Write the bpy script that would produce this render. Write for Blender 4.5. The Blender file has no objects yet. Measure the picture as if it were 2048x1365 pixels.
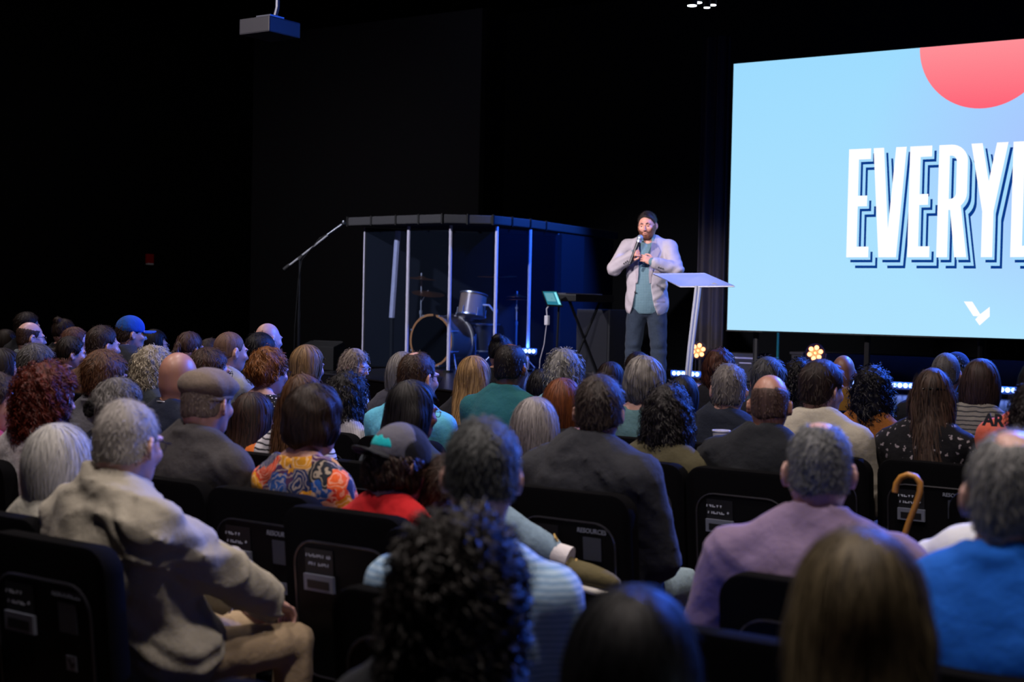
import bpy, math
import numpy as np
from mathutils import Vector, Matrix

# ------------------------------------------------------------------ camera
FPX, CX, CY = 2844.0, 1024.0, 682.5            # focal length in pixels of the 2048x1365 frame
TH, PITCH, ROLL = math.radians(34.8), math.atan(76.5 / FPX), math.radians(1.2)
CAM = np.array([0.0, 0.0, 1.6])
_F = np.array([-math.sin(TH), math.cos(TH), 0.0]); _R = np.array([math.cos(TH), math.sin(TH), 0.0]); _Z = np.array([0, 0, 1.0])
FW = _F * math.cos(PITCH) - _Z * math.sin(PITCH)
_U = np.cross(_R, FW)
RT = _R * math.cos(ROLL) + _U * math.sin(ROLL)
UP = -_R * math.sin(ROLL) + _U * math.cos(ROLL)
sc = bpy.context.scene
COL = sc.collection
cd = bpy.data.cameras.new('camera'); cam = bpy.data.objects.new('camera', cd); COL.objects.link(cam)
cd.sensor_width = 36.0; cd.lens = FPX * 36.0 / 2048.0
cd.clip_start = 0.05; cd.clip_end = 200
cam.matrix_world = Matrix(((RT[0], UP[0], -FW[0], CAM[0]), (RT[1], UP[1], -FW[1], CAM[1]), (RT[2], UP[2], -FW[2], CAM[2]), (0, 0, 0, 1)))
cd.dof.use_dof = True; cd.dof.focus_distance = 9.0; cd.dof.aperture_fstop = 3.2
sc.camera = cam

# ------------------------------------------------------------------ world, exposure
w = bpy.data.worlds.new('world'); sc.world = w; w.use_nodes = True
w.node_tree.nodes['Background'].inputs[0].default_value = (0.25, 0.32, 0.6, 1)
w.node_tree.nodes['Background'].inputs[1].default_value = 0.0012
sc.view_settings.view_transform = 'Standard'; sc.view_settings.look = 'None'
sc.view_settings.exposure = 0.0; sc.view_settings.gamma = 1.0; sc.view_settings.use_curve_mapping = False
try:
    sc.cycles.use_denoising = True
    sc.cycles.max_bounces = 6; sc.cycles.transparent_max_bounces = 16
    sc.cycles.sample_clamp_indirect = 3.0
except Exception:
    pass

# ------------------------------------------------------------------ room lights
STAGE = 0.70
def spot(name, loc, aim, power, color, size, blend=0.6, radius=0.12):
    l = bpy.data.lights.new(name, 'SPOT'); l.energy = power; l.color = color
    l.spot_size = math.radians(size); l.spot_blend = blend; l.shadow_soft_size = radius
    o = bpy.data.objects.new(name, l); COL.objects.link(o); o.location = loc
    o.rotation_euler = (Vector(aim) - Vector(loc)).to_track_quat('-Z', 'Y').to_euler()
    return o
# house lights, dimmed: recessed in the ceiling over the seats
for hx, hy in ((-9.6, 5.2), (-6.6, 3.6), (-3.6, 2.2), (-1.0, 1.5), (-5.6, 6.2), (-11.2, 8.4), (-2.9, 5.0), (-0.4, 3.8)):
    spot('house_or_fill_spot', (hx, hy, 6.2), (hx - 0.1, hy + 0.4, 0), 405, (1.0, 0.86, 0.80), 100, 0.8, 0.16)
# front wash for the speaker
spot('stage_key_spot', (-9.6, 2.2, 5.9), (-7.0, 12.4, 1.9), 5200, (1.0, 0.87, 0.90), 17, 0.6, 0.10)
spot('stage_key_spot', (-3.0, 2.4, 5.9), (-7.0, 12.4, 1.9), 3000, (0.92, 0.88, 1.0), 17, 0.6, 0.10)
spot('house_or_fill_spot', (-13.0, 13.0, 6.4), (-13.0, 19.5, 2.5), 70, (1.0, 0.92, 0.95), 120, 0.9, 0.16)  # added fill that lifts the back wall, not one of the house lights
spot('stage_wash_spot', (-12.2, 6.0, 6.3), (-11.2, 15.2, 1.7), 3300, (0.94, 0.92, 1.0), 34, 0.8, 0.12)
spot('blue_side_spot', (-7.9, 15.2, 5.4), (-10.4, 15.7, 2.5), 2600, (0.03, 0.16, 1.0), 44, 0.6, 0.10)
spot('house_or_fill_spot', (-14.2, 12.0, 6.4), (-17.2, 14.5, 2.0), 130, (1.0, 0.9, 0.9), 120, 0.9, 0.16)  # added fill lamp so the fire alarm on the left wall shows
# blue back and side light hung over the stage
spot('blue_back_spot', (-2.6, 14.2, 5.6), (-4.0, 5.0, 1.2), 5200, (0.03, 0.14, 1.0), 75, 0.5, 0.10)
spot('blue_back_spot', (-0.2, 13.6, 5.2), (-6.5, 5.5, 1.2), 4600, (0.03, 0.14, 1.0), 75, 0.5, 0.10)
spot('blue_back_spot', (-3.6, 13.7, 5.4), (-7.6, 12.4, 1.6), 1400, (0.03, 0.15, 1.0), 34, 0.5, 0.10)

# ------------------------------------------------------------------ pixel helpers
def ray(x, y):
    return FW + RT * ((x - CX) / FPX) - UP * ((y - CY) / FPX)
def P(x, y, n):                                  # the point seen at a pixel on the plane Y = n
    d = ray(x, y); return CAM + d * (n / d[1])
def PZ(x, y, z):                                 # ... on the height z
    d = ray(x, y); return CAM + d * ((z - CAM[2]) / d[2])
def PD(x, y, dep):                               # ... at a depth along the view axis
    return CAM + ray(x, y) * dep
def row(k): return 1.71 + 0.87 * k

# ------------------------------------------------------------------ materials
def lin(c):
    if isinstance(c, str):
        c = tuple(int(c[i:i + 2], 16) for i in (0, 2, 4))
    return tuple((v / 255 / 12.92 if v / 255 <= 0.04045 else ((v / 255 + 0.055) / 1.055) ** 2.4) for v in c)
_mc = {}
class NT:
    def __init__(s, name):
        s.m = bpy.data.materials.new(name); s.m.use_nodes = True; s.t = s.m.node_tree; s.t.nodes.clear()
        s.out = s.n('ShaderNodeOutputMaterial')
    def n(s, k, **kw):
        nd = s.t.nodes.new(k)
        for a, v in kw.items():
            if a.startswith('i_'): nd.inputs[a[2:].replace('_', ' ')].default_value = v
            else: setattr(nd, a, v)
        return nd
    def l(s, a, b): s.t.links.new(a, b)
    def math(s, op, a, b=None):
        nd = s.n('ShaderNodeMath', operation=op)
        for i, v in enumerate((a, b)):
            if v is None: continue
            if isinstance(v, (int, float)): nd.inputs[i].default_value = v
            else: s.l(v, nd.inputs[i])
        return nd.outputs[0]
    def mix(s, fac, a, b):
        nd = s.n('ShaderNodeMix', data_type='RGBA')
        for sock, v in ((nd.inputs[0], fac), (nd.inputs[6], a), (nd.inputs[7], b)):
            if isinstance(v, (int, float)): sock.default_value = v
            elif isinstance(v, tuple): sock.default_value = (*v[:3], 1)
            else: s.l(v, sock)
        return nd.outputs[2]
    def coord(s, scale=(1, 1, 1), kind='Object'):
        tc = s.n('ShaderNodeTexCoord'); mp = s.n('ShaderNodeMapping'); mp.inputs['Scale'].default_value = scale
        s.l(tc.outputs[kind], mp.inputs[0]); return mp.outputs[0]
    def noise(s, vec, scale, detail=2.0, rough=0.5):
        nd = s.n('ShaderNodeTexNoise'); nd.inputs['Scale'].default_value = scale; nd.inputs['Detail'].default_value = detail
        nd.inputs['Roughness'].default_value = rough; s.l(vec, nd.inputs['Vector']); return nd.outputs['Fac']
    def bsdf(s, col, rough=0.6, spec=0.4, metal=0.0, bump=None, bstr=0.3, bdist=0.002, sheen=0.0):
        b = s.n('ShaderNodeBsdfPrincipled')
        if isinstance(col, tuple): b.inputs['Base Color'].default_value = (*col[:3], 1)
        else: s.l(col, b.inputs['Base Color'])
        if isinstance(rough, (int, float)): b.inputs['Roughness'].default_value = rough
        else: s.l(rough, b.inputs['Roughness'])
        b.inputs['Specular IOR Level'].default_value = spec; b.inputs['Metallic'].default_value = metal
        if sheen: b.inputs['Sheen Weight'].default_value = sheen
        if bump is not None:
            bp = s.n('ShaderNodeBump'); bp.inputs['Strength'].default_value = bstr; bp.inputs['Distance'].default_value = bdist
            s.l(bump, bp.inputs['Height']); s.l(bp.outputs[0], b.inputs['Normal'])
        s.l(b.outputs[0], s.out.inputs[0]); return b
def sc3(c, f): return tuple(min(1, v * f) for v in c)
def plain(c, rough=0.5, spec=0.4, metal=0.0, var=0.15, scale=25):
    key = ('p', c, rough, spec, metal, var, scale)
    if key not in _mc:
        t = NT('surface'); L = lin(c); v = t.coord(); n = t.noise(v, scale, 4)
        t.bsdf(t.mix(n, sc3(L, 1 - var), sc3(L, 1 + var)), rough, spec, metal, n, 0.08, 0.002); _mc[key] = t.m
    return _mc[key]
def emit(c, strength=1.0):
    key = ('e', c, strength)
    if key not in _mc:
        t = NT('glowing'); e = t.n('ShaderNodeEmission'); e.inputs[0].default_value = (*lin(c), 1); e.inputs[1].default_value = strength
        t.l(e.outputs[0], t.out.inputs[0]); _mc[key] = t.m
    return _mc[key]
def skin(c):
    key = ('s', c)
    if key not in _mc:
        t = NT('skin'); L = lin(c); v = t.coord(); n = t.noise(v, 14, 3); n2 = t.noise(v, 160, 2)
        b = t.bsdf(t.mix(n, sc3(L, 0.86), (min(1, L[0] * 1.16), L[1] * 1.02, L[2] * 1.0)), 0.42, 0.45, 0, n2, 0.12, 0.001)
        b.inputs['Subsurface Weight'].default_value = 0.12; b.inputs['Subsurface Radius'].default_value = (0.012, 0.005, 0.003)
        _mc[key] = t.m
    return _mc[key]
def hairmat(c1, c2, rough=0.5, spec=0.35, bstr=0.55, us=260.0, vs=6.0):
    key = ('h', c1, c2, rough, bstr, us)
    if key not in _mc:
        t = NT('hair'); at = t.n('ShaderNodeAttribute', attribute_name='flow'); mp = t.n('ShaderNodeMapping')
        mp.inputs['Scale'].default_value = (us, vs, 1); t.l(at.outputs['Vector'], mp.inputs[0])
        n = t.noise(mp.outputs[0], 1.0, 3, 0.65)
        mp2 = t.n('ShaderNodeMapping'); mp2.inputs['Scale'].default_value = (us * 0.16, vs * 0.8, 1); t.l(at.outputs['Vector'], mp2.inputs[0])
        n2 = t.noise(mp2.outputs[0], 1.0, 2, 0.5); c1, c2 = (tuple(q * 0.72 for q in lin(c)) for c in (c1, c2))
        f = t.math('MULTIPLY', t.math('ADD', n, n2), 0.5)
        rmp = t.n('ShaderNodeMapRange'); rmp.inputs[1].default_value = 0.38; rmp.inputs[2].default_value = 0.62; t.l(f, rmp.inputs[0])
        t.bsdf(t.mix(rmp.outputs[0], c1, c2), rough, spec, 0, f, bstr, 0.006); _mc[key] = t.m
    return _mc[key]
def cloth(c, pat='plain', c2=None, kw=1.0):
    key = ('c', c, pat, c2, kw)
    if key in _mc: return _mc[key]
    t = NT('cloth'); L = lin(c); v = t.coord(); n = t.noise(v, 9, 3); wv = t.noise(v, 420, 2); fold = t.noise(v, 16, 3)
    base = t.mix(n, sc3(L, 0.85), sc3(L, 1.12)); L2 = lin(c2) if c2 else L
    sp = t.n('ShaderNodeSeparateXYZ'); t.l(v, sp.inputs[0])
    def stripe(s, period, duty, warp=0.0):
        a = s if not warp else t.math('ADD', s, t.math('MULTIPLY', fold, warp))
        return t.math('LESS_THAN', t.math('FRACT', t.math('DIVIDE', a, period)), duty)
    if pat == 'stripe': base = t.mix(stripe(sp.outputs[2], 0.022 * kw, 0.32, 0.02), base, L2)
    elif pat == 'finestripe': base = t.mix(stripe(sp.outputs[2], 0.011 * kw, 0.45, 0.008), base, L2)
    elif pat == 'rib': base = t.mix(stripe(t.math('ADD', sp.outputs[0], t.math('MULTIPLY', sp.outputs[1], 0.7)), 0.010 * kw, 0.35), base, L2)
    elif pat == 'plaid':
        m = t.math('MAXIMUM', stripe(sp.outputs[2], 0.055, 0.07), stripe(t.math('ADD', sp.outputs[0], t.math('MULTIPLY', sp.outputs[1], 0.5)), 0.055, 0.07)); base = t.mix(m, base, L2)
    elif pat == 'check':
        m = t.math('MULTIPLY', t.math('ADD', stripe(sp.outputs[2], 0.016, 0.4), stripe(sp.outputs[0], 0.016, 0.4)), 0.5); base = t.mix(m, base, L2)
    elif pat == 'dots':
        vo = t.n('ShaderNodeTexVoronoi'); vo.inputs['Scale'].default_value = 62; vo.inputs['Randomness'].default_value = 0.45; t.l(v, vo.inputs['Vector'])
        base = t.mix(t.math('LESS_THAN', vo.outputs['Distance'], 0.24), base, L2)
    elif pat == 'floral':
        vo = t.n('ShaderNodeTexVoronoi'); vo.inputs['Scale'].default_value = 11 * kw; wn = t.n('ShaderNodeTexNoise'); wn.inputs['Scale'].default_value = 18; t.l(v, wn.inputs['Vector'])
        vm = t.n('ShaderNodeVectorMath', operation='MULTIPLY_ADD'); t.l(wn.outputs['Color'], vm.inputs[0]); vm.inputs[1].default_value = (0.07, 0.07, 0.07); t.l(v, vm.inputs[2]); t.l(vm.outputs[0], vo.inputs['Vector'])
        cr = t.n('ShaderNodeValToRGB'); cr.color_ramp.interpolation = 'CONSTANT'
        sx = t.n('ShaderNodeSeparateColor'); t.l(vo.outputs['Color'], sx.inputs[0]); t.l(sx.outputs[0], cr.inputs[0])
        cols = ['d84a28', '1d2c5a', '1f4e9a', 'e8a020', '5b6a3a', '4a2a50', 'e0602c', 'e0c0a0', 'c88a20', 'b8302a', '20242c']
        el = cr.color_ramp.elements
        while len(el) < len(cols): el.new(0.5)
        for i, cc in enumerate(cols): el[i].position = i / len(cols); el[i].color = (*lin(cc), 1)
        ring = t.math('LESS_THAN', t.math('FRACT', t.math('MULTIPLY', vo.outputs['Distance'], 7.0)), 0.3)
        base = t.mix(t.math('MULTIPLY', ring, 0.35), cr.outputs[0], lin('f3dfc4'))
    elif pat == 'darkfloral':
        vo = t.n('ShaderNodeTexVoronoi'); vo.inputs['Scale'].default_value = 30; vo.inputs['Randomness'].default_value = 0.9
        wn = t.n('ShaderNodeTexNoise'); wn.inputs['Scale'].default_value = 45; t.l(v, wn.inputs['Vector'])
        vm = t.n('ShaderNodeVectorMath', operation='MULTIPLY_ADD'); t.l(wn.outputs['Color'], vm.inputs[0]); vm.inputs[1].default_value = (0.045, 0.045, 0.045); t.l(v, vm.inputs[2]); t.l(vm.outputs[0], vo.inputs['Vector'])
        base = t.mix(t.math('LESS_THAN', vo.outputs['Distance'], 0.26), base, L2)
    elif pat == 'denim':
        base = t.mix(t.noise(v, 60, 3), sc3(L, 0.75), sc3(L, 1.25))
    elif pat == 'tweed':
        base = t.mix(t.noise(v, 260, 2, 0.8), sc3(L, 0.45), sc3(L, 1.6))
    hgt = t.math('ADD', t.math('MULTIPLY', wv, 0.12), fold)
    t.bsdf(base, 0.85, 0.2, 0, hgt, 0.6, 0.016, 0.06); _mc[key] = t.m
    return t.m

# ------------------------------------------------------------------ mesh helpers
def add_mesh(name, V, F, mat=None, parent=None, smooth=True, flow=None, loc=None):
    V = np.asarray(V, dtype=np.float32).reshape(-1, 3)
    me = bpy.data.meshes.new(name)
    if isinstance(F, np.ndarray) and F.ndim == 2:
        k = F.shape[1]; nf = len(F); F = np.ascontiguousarray(F, dtype=np.int32)
        me.vertices.add(len(V)); me.vertices.foreach_set('co', V.ravel())
        me.loops.add(nf * k); me.loops.foreach_set('vertex_index', F.ravel())
        me.polygons.add(nf); me.polygons.foreach_set('loop_start', np.arange(0, nf * k, k, dtype=np.int32))
        me.update(calc_edges=True)
    else:
        me.from_pydata([tuple(map(float, v)) for v in V], [], [tuple(int(i) for i in f) for f in F]); me.update()
    if smooth: me.polygons.foreach_set('use_smooth', np.ones(len(me.polygons), dtype=bool))
    if flow is not None:
        a = me.attributes.new('flow', 'FLOAT_VECTOR', 'POINT'); a.data.foreach_set('vector', np.asarray(flow, dtype=np.float32).ravel())
    if mat is not None: me.materials.append(mat)
    o = bpy.data.objects.new(name, me); COL.objects.link(o)
    if parent is not None: o.parent = parent
    if loc is not None: o.location = loc
    return o
def tag(o, label=None, cat=None, group=None, kind=None):
    if label: o['label'] = label
    if cat: o['category'] = cat
    if group: o['group'] = group
    if kind: o['kind'] = kind
    return o
def empty(name, loc=(0, 0, 0), rz=0.0):
    o = bpy.data.objects.new(name, None); COL.objects.link(o); o.location = tuple(map(float, loc)); o.rotation_euler = (0, 0, rz)
    o.empty_display_size = 0.1; return o
class MB:                                         # collects solids, builds one mesh
    def __init__(s): s.v = []; s.f = []
    def add(s, V, F):
        o = sum(len(a) for a in s.v); s.v.append(np.asarray(V, float).reshape(-1, 3)); s.f += [tuple(i + o for i in f) for f in F]; return s
    def box(s, c, d, M=None):
        x, y, z = (q / 2 for q in d)
        V = np.array([(a, b, e) for a in (-x, x) for b in (-y, y) for e in (-z, z)])
        if M is not None: V = V @ np.array(M).T
        return s.add(V + np.array(c), [(0, 1, 3, 2), (4, 6, 7, 5), (0, 4, 5, 1), (2, 3, 7, 6), (0, 2, 6, 4), (1, 5, 7, 3)])
    def tube(s, pts, r, seg=8, close=False):
        pts = [np.array(p, float) for p in pts]; n = len(pts); rr = r if hasattr(r, '__len__') else [r] * n; V = []; prev = None
        for i, p in enumerate(pts):
            if close: t = pts[(i + 1) % n] - pts[i - 1]
            else: t = pts[min(i + 1, n - 1)] - pts[max(i - 1, 0)]
            t = t / (np.linalg.norm(t) + 1e-9)
            if prev is None:
                a = np.array([0, 0, 1.0]) if abs(t[2]) < 0.9 else np.array([1.0, 0, 0]); u = np.cross(t, a)
            else: u = prev - t * np.dot(prev, t)
            u /= np.linalg.norm(u) + 1e-9; prev = u; v = np.cross(t, u)
            for k in range(seg):
                a = 2 * math.pi * k / seg; V.append(p + rr[i] * (u * math.cos(a) + v * math.sin(a)))
        F = []
        for i in range(n if close else n - 1):
            j = (i + 1) % n
            for k in range(seg): F.append((i * seg + k, i * seg + (k + 1) % seg, j * seg + (k + 1) % seg, j * seg + k))
        if not close: F += [tuple(range(seg))[::-1], tuple((n - 1) * seg + k for k in range(seg))]
        return s.add(V, F)
    def lathe(s, prof, c=(0, 0, 0), axis='z', seg=24):
        V = []
        for r, h in prof:
            for k in range(seg):
                a = 2 * math.pi * k / seg; p = (r * math.cos(a), r * math.sin(a), h)
                if axis == 'y': p = (p[0], p[2], -p[1])
                elif axis == 'x': p = (p[2], p[0], p[1])
                V.append((p[0] + c[0], p[1] + c[1], p[2] + c[2]))
        F = [(i * seg + k, i * seg + (k + 1) % seg, (i + 1) * seg + (k + 1) % seg, (i + 1) * seg + k) for i in range(len(prof) - 1) for k in range(seg)]
        if prof[0][0] > 1e-5: F.append(tuple(range(seg))[::-1])
        if prof[-1][0] > 1e-5: F.append(tuple((len(prof) - 1) * seg + k for k in range(seg)))
        return s.add(V, F)
    def prism(s, poly, d0, d1, ax=1):             # polygon in the two other axes, extruded along ax
        n = len(poly); V = []
        for d in (d0, d1):
            for a, b in poly: V.append((d, a, b) if ax == 0 else (a, d, b) if ax == 1 else (a, b, d))
        return s.add(V, [tuple(range(n)), tuple(range(2 * n - 1, n - 1, -1))] + [(i, i + n, (i + 1) % n + n, (i + 1) % n) for i in range(n)])
    def build(s, name, mat, parent=None, smooth=False, loc=None, bevel=0.0, rot=None):
        o = add_mesh(name, np.concatenate(s.v), s.f, mat, parent, False, None, loc)
        import bmesh
        bm = bmesh.new(); bm.from_mesh(o.data); bmesh.ops.recalc_face_normals(bm, faces=bm.faces)
        if bevel: bmesh.ops.bevel(bm, geom=[e for e in bm.edges if e.is_manifold and e.calc_face_angle(0) > 0.5], offset=bevel, segments=2, affect='EDGES', profile=0.6)
        bm.to_mesh(o.data); bm.free()
        if smooth:
            o.data.polygons.foreach_set('use_smooth', np.ones(len(o.data.polygons), dtype=bool))
            o.data.set_sharp_from_angle(angle=math.radians(42))
        if rot is not None: o.rotation_euler = rot
        return o
def rrect(w, h, r, n=5, bot=True):                # rounded rectangle, centre at origin
    pts = []
    for cx, cz, a0 in ((w / 2 - r, h / 2 - r, 0), (-w / 2 + r, h / 2 - r, 90), (-w / 2 + r, -h / 2 + r, 180), (w / 2 - r, -h / 2 + r, 270)):
        for i in range(n + 1):
            a = math.radians(a0 + 90 * i / n); pts.append((cx + r * math.cos(a), cz + r * math.sin(a)))
    return pts
_fonts = {}
def text_mesh(body, size, thick=0.0005, bold=0.0):
    cu = bpy.data.curves.new('lettering', 'FONT'); cu.body = body; cu.size = size; cu.extrude = thick; cu.offset = bold; cu.align_x = 'CENTER'; cu.resolution_u = 3
    o = bpy.data.objects.new('lettering', cu); COL.objects.link(o)
    me = bpy.data.meshes.new_from_object(o); bpy.data.objects.remove(o); return me

# ------------------------------------------------------------------ implicit surfaces
f4 = np.float32
def cap(p, a, b, ra, rb=None):
    rb = ra if rb is None else rb
    ax, ay, az = a; bx, by, bz = b[0] - ax, b[1] - ay, b[2] - az
    x, y, z = p[0] - f4(ax), p[1] - f4(ay), p[2] - f4(az)
    L = bx * bx + by * by + bz * bz + 1e-9
    h = np.clip((x * f4(bx) + y * f4(by) + z * f4(bz)) * f4(1 / L), 0, 1)
    return np.sqrt((x - h * f4(bx)) ** 2 + (y - h * f4(by)) ** 2 + (z - h * f4(bz)) ** 2) - (f4(ra) + h * f4(rb - ra))
def ell(p, c, r):
    x, y, z = (p[0] - f4(c[0])) / f4(r[0]), (p[1] - f4(c[1])) / f4(r[1]), (p[2] - f4(c[2])) / f4(r[2])
    k0 = np.sqrt(x * x + y * y + z * z)
    k1 = np.sqrt((x / f4(r[0])) ** 2 + (y / f4(r[1])) ** 2 + (z / f4(r[2])) ** 2) + f4(1e-6)
    return k0 * (k0 - 1) / k1
def smin(a, b, k):
    h = np.clip(0.5 + 0.5 * (b - a) / f4(k), 0, 1)
    return b + (a - b) * h - f4(k) * h * (1 - h)
def smax(a, b, k): return -smin(-a, -b, k)
def wob(p, f, seed=0.0):
    x, y, z = p
    a = np.sin(f * x + 1.7 * np.sin(f * 0.6 * z + seed) + seed) * np.sin(f * 0.8 * z + 1.3 * np.sin(f * 0.7 * y + 2 * seed))
    return a + 0.5 * np.sin(f * 1.9 * y + 1.1 * np.sin(f * 1.3 * x + seed) + f * 1.1 * z)
_CORN = [(0, 0, 0), (1, 0, 0), (0, 1, 0), (1, 1, 0), (0, 0, 1), (1, 0, 1), (0, 1, 1), (1, 1, 1)]
_EDG = [(0, 1), (2, 3), (4, 5), (6, 7), (0, 2), (1, 3), (4, 6), (5, 7), (0, 4), (1, 5), (2, 6), (3, 7)]
def nets(fn, lo, hi, h):
    ax = [np.arange(lo[i], hi[i] + h, h, dtype=f4) for i in range(3)]
    X, Y, Z = np.meshgrid(*ax, indexing='ij'); sh = X.shape
    D = fn((X.ravel(), Y.ravel(), Z.ravel())).reshape(sh).astype(f4)
    D[0], D[-1], D[:, 0], D[:, -1], D[:, :, 0], D[:, :, -1] = (np.maximum(q, 1e-3) for q in (D[0], D[-1], D[:, 0], D[:, -1], D[:, :, 0], D[:, :, -1]))
    S = D < 0; cs = tuple(n - 1 for n in sh)
    tot = np.zeros(cs, np.int8)
    for c in _CORN: tot += S[c[0]:c[0] + cs[0], c[1]:c[1] + cs[1], c[2]:c[2] + cs[2]]
    act = (tot > 0) & (tot < 8); ci = np.nonzero(act); N = len(ci[0])
    idx = np.full(cs, -1, np.int32); idx[act] = np.arange(N)
    dv = [D[ci[0] + c[0], ci[1] + c[1], ci[2] + c[2]] for c in _CORN]
    acc = np.zeros((N, 3), f4); cnt = np.zeros(N, f4)
    for a, b in _EDG:
        m = (dv[a] < 0) != (dv[b] < 0); t = np.where(m, dv[a] / (dv[a] - dv[b] + 1e-12), 0)
        ca, cb = np.array(_CORN[a], f4), np.array(_CORN[b], f4)
        acc += np.where(m[:, None], ca + (cb - ca) * t[:, None], 0); cnt += m
    V = (np.stack(ci, 1).astype(f4) + acc / cnt[:, None]) * f4(h) + np.array([a[0] for a in ax], f4)
    Q = []
    for d in range(3):
        u, v = (d + 1) % 3, (d + 2) % 3
        sa = [slice(None)] * 3; sb = [slice(None)] * 3; sa[d] = slice(0, -1); sb[d] = slice(1, None)
        for q in (u, v): sa[q] = slice(1, -1); sb[q] = slice(1, -1)
        A, B = S[tuple(sa)], S[tuple(sb)]; e = np.nonzero(A != B); flip = A[e]
        i = [None] * 3; i[d] = e[d]; i[u] = e[u] + 1; i[v] = e[v] + 1
        def cell(du, dv_):
            j = list(i); j[u] = j[u] - du; j[v] = j[v] - dv_; return idx[j[0], j[1], j[2]]
        q = np.stack([cell(1, 1), cell(0, 1), cell(0, 0), cell(1, 0)], 1)
        q[~flip] = q[~flip][:, ::-1]; Q.append(q)
    return V, np.concatenate(Q)
def grad(fn, V, e=0.003):
    p = [V[:, i].astype(f4) for i in range(3)]; d0 = fn(p); G = np.empty_like(V)
    for i in range(3):
        q = list(p); q[i] = q[i] + f4(e); G[:, i] = (fn(q) - d0) / e
    return d0, G / (np.linalg.norm(G, axis=1, keepdims=True) + 1e-6)
def rotm(yaw=0, pitch=0, roll=0):                 # degrees; yaw + turns to the right, pitch + looks down, roll + tips right
    y, p, r = (math.radians(a) for a in (-yaw, -pitch, roll))
    Rz = np.array([[math.cos(y), -math.sin(y), 0], [math.sin(y), math.cos(y), 0], [0, 0, 1]])
    Rx = np.array([[1, 0, 0], [0, math.cos(p), -math.sin(p)], [0, math.sin(p), math.cos(p)]])
    Ry = np.array([[math.cos(r), 0, math.sin(r)], [0, 1, 0], [-math.sin(r), 0, math.cos(r)]])
    return Rz @ Rx @ Ry
def join(parts):
    V = np.concatenate([a for a, _ in parts]); F = []; o = 0
    for a, q in parts: F.append(q + o); o += len(a)
    return V, np.concatenate(F)
# ------------------------------------------------------------------ people: heads, hands, hair
def head_fn(fem=0.0, full=1.0):
    j = 1 - 0.12 * fem
    def fn(p):
        x = np.abs(p[0]); q = (x, p[1], p[2])
        d = ell(p, (0, -0.014, 0.022), (0.0745, 0.097, 0.098))
        d = smin(d, ell(p, (0, 0.026, -0.03), (0.063 * full, 0.072, 0.085)), 0.03)
        d = smin(d, ell(p, (0, 0.044, -0.088), (0.044 * j * full, 0.044, 0.034)), 0.03)
        d = smin(d, ell(p, (0, -0.03, -0.04), (0.066, 0.07, 0.06)), 0.03)
        d = smin(d, ell(q, (0.028, 0.086, 0.020), (0.026, 0.014, 0.010)), 0.014)
        d = smin(d, ell(q, (0.040, 0.070, -0.028), (0.022, 0.022, 0.020)), 0.02)
        d = smax(d, -ell(q, (0.031, 0.104, 0.002), (0.019, 0.015, 0.011)), 0.012)
        d = smin(d, ell(q, (0.031, 0.080, 0.000), (0.014, 0.013, 0.012)), 0.004)
        d = smin(d, cap(p, (0, 0.094, 0.008), (0, 0.116, -0.032), 0.008, 0.012), 0.010)
        d = smin(d, ell(q, (0.010, 0.108, -0.036), (0.009, 0.010, 0.008)), 0.006)
        d = smin(d, ell(p, (0, 0.094, -0.060), (0.023, 0.010, 0.0055)), 0.005)
        d = smin(d, ell(p, (0, 0.093, -0.072), (0.020, 0.010, 0.0065)), 0.005)
        qe = (x + f4(0.42) * (p[1] + f4(0.006)), p[1], p[2]); e = ell(qe, (0.081, -0.008, -0.012), (0.0085, 0.022, 0.034))
        e = smax(e, -ell(qe, (0.090, -0.003, -0.012), (0.008, 0.012, 0.021)), 0.005)
        d = smin(d, e, 0.007)
        d = smin(d, cap(p, (0, -0.026, -0.07), (0, -0.036, -0.135), 0.053 - 0.008 * fem, 0.056 - 0.010 * fem), 0.02)
        return d
    return fn
_hc = {}
def head_mesh(fem, full, h):
    k = (fem, full, h)
    if k not in _hc: _hc[k] = nets(head_fn(fem, full), (-0.105, -0.125, -0.24), (0.105, 0.14, 0.13), h)
    return _hc[k]

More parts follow.
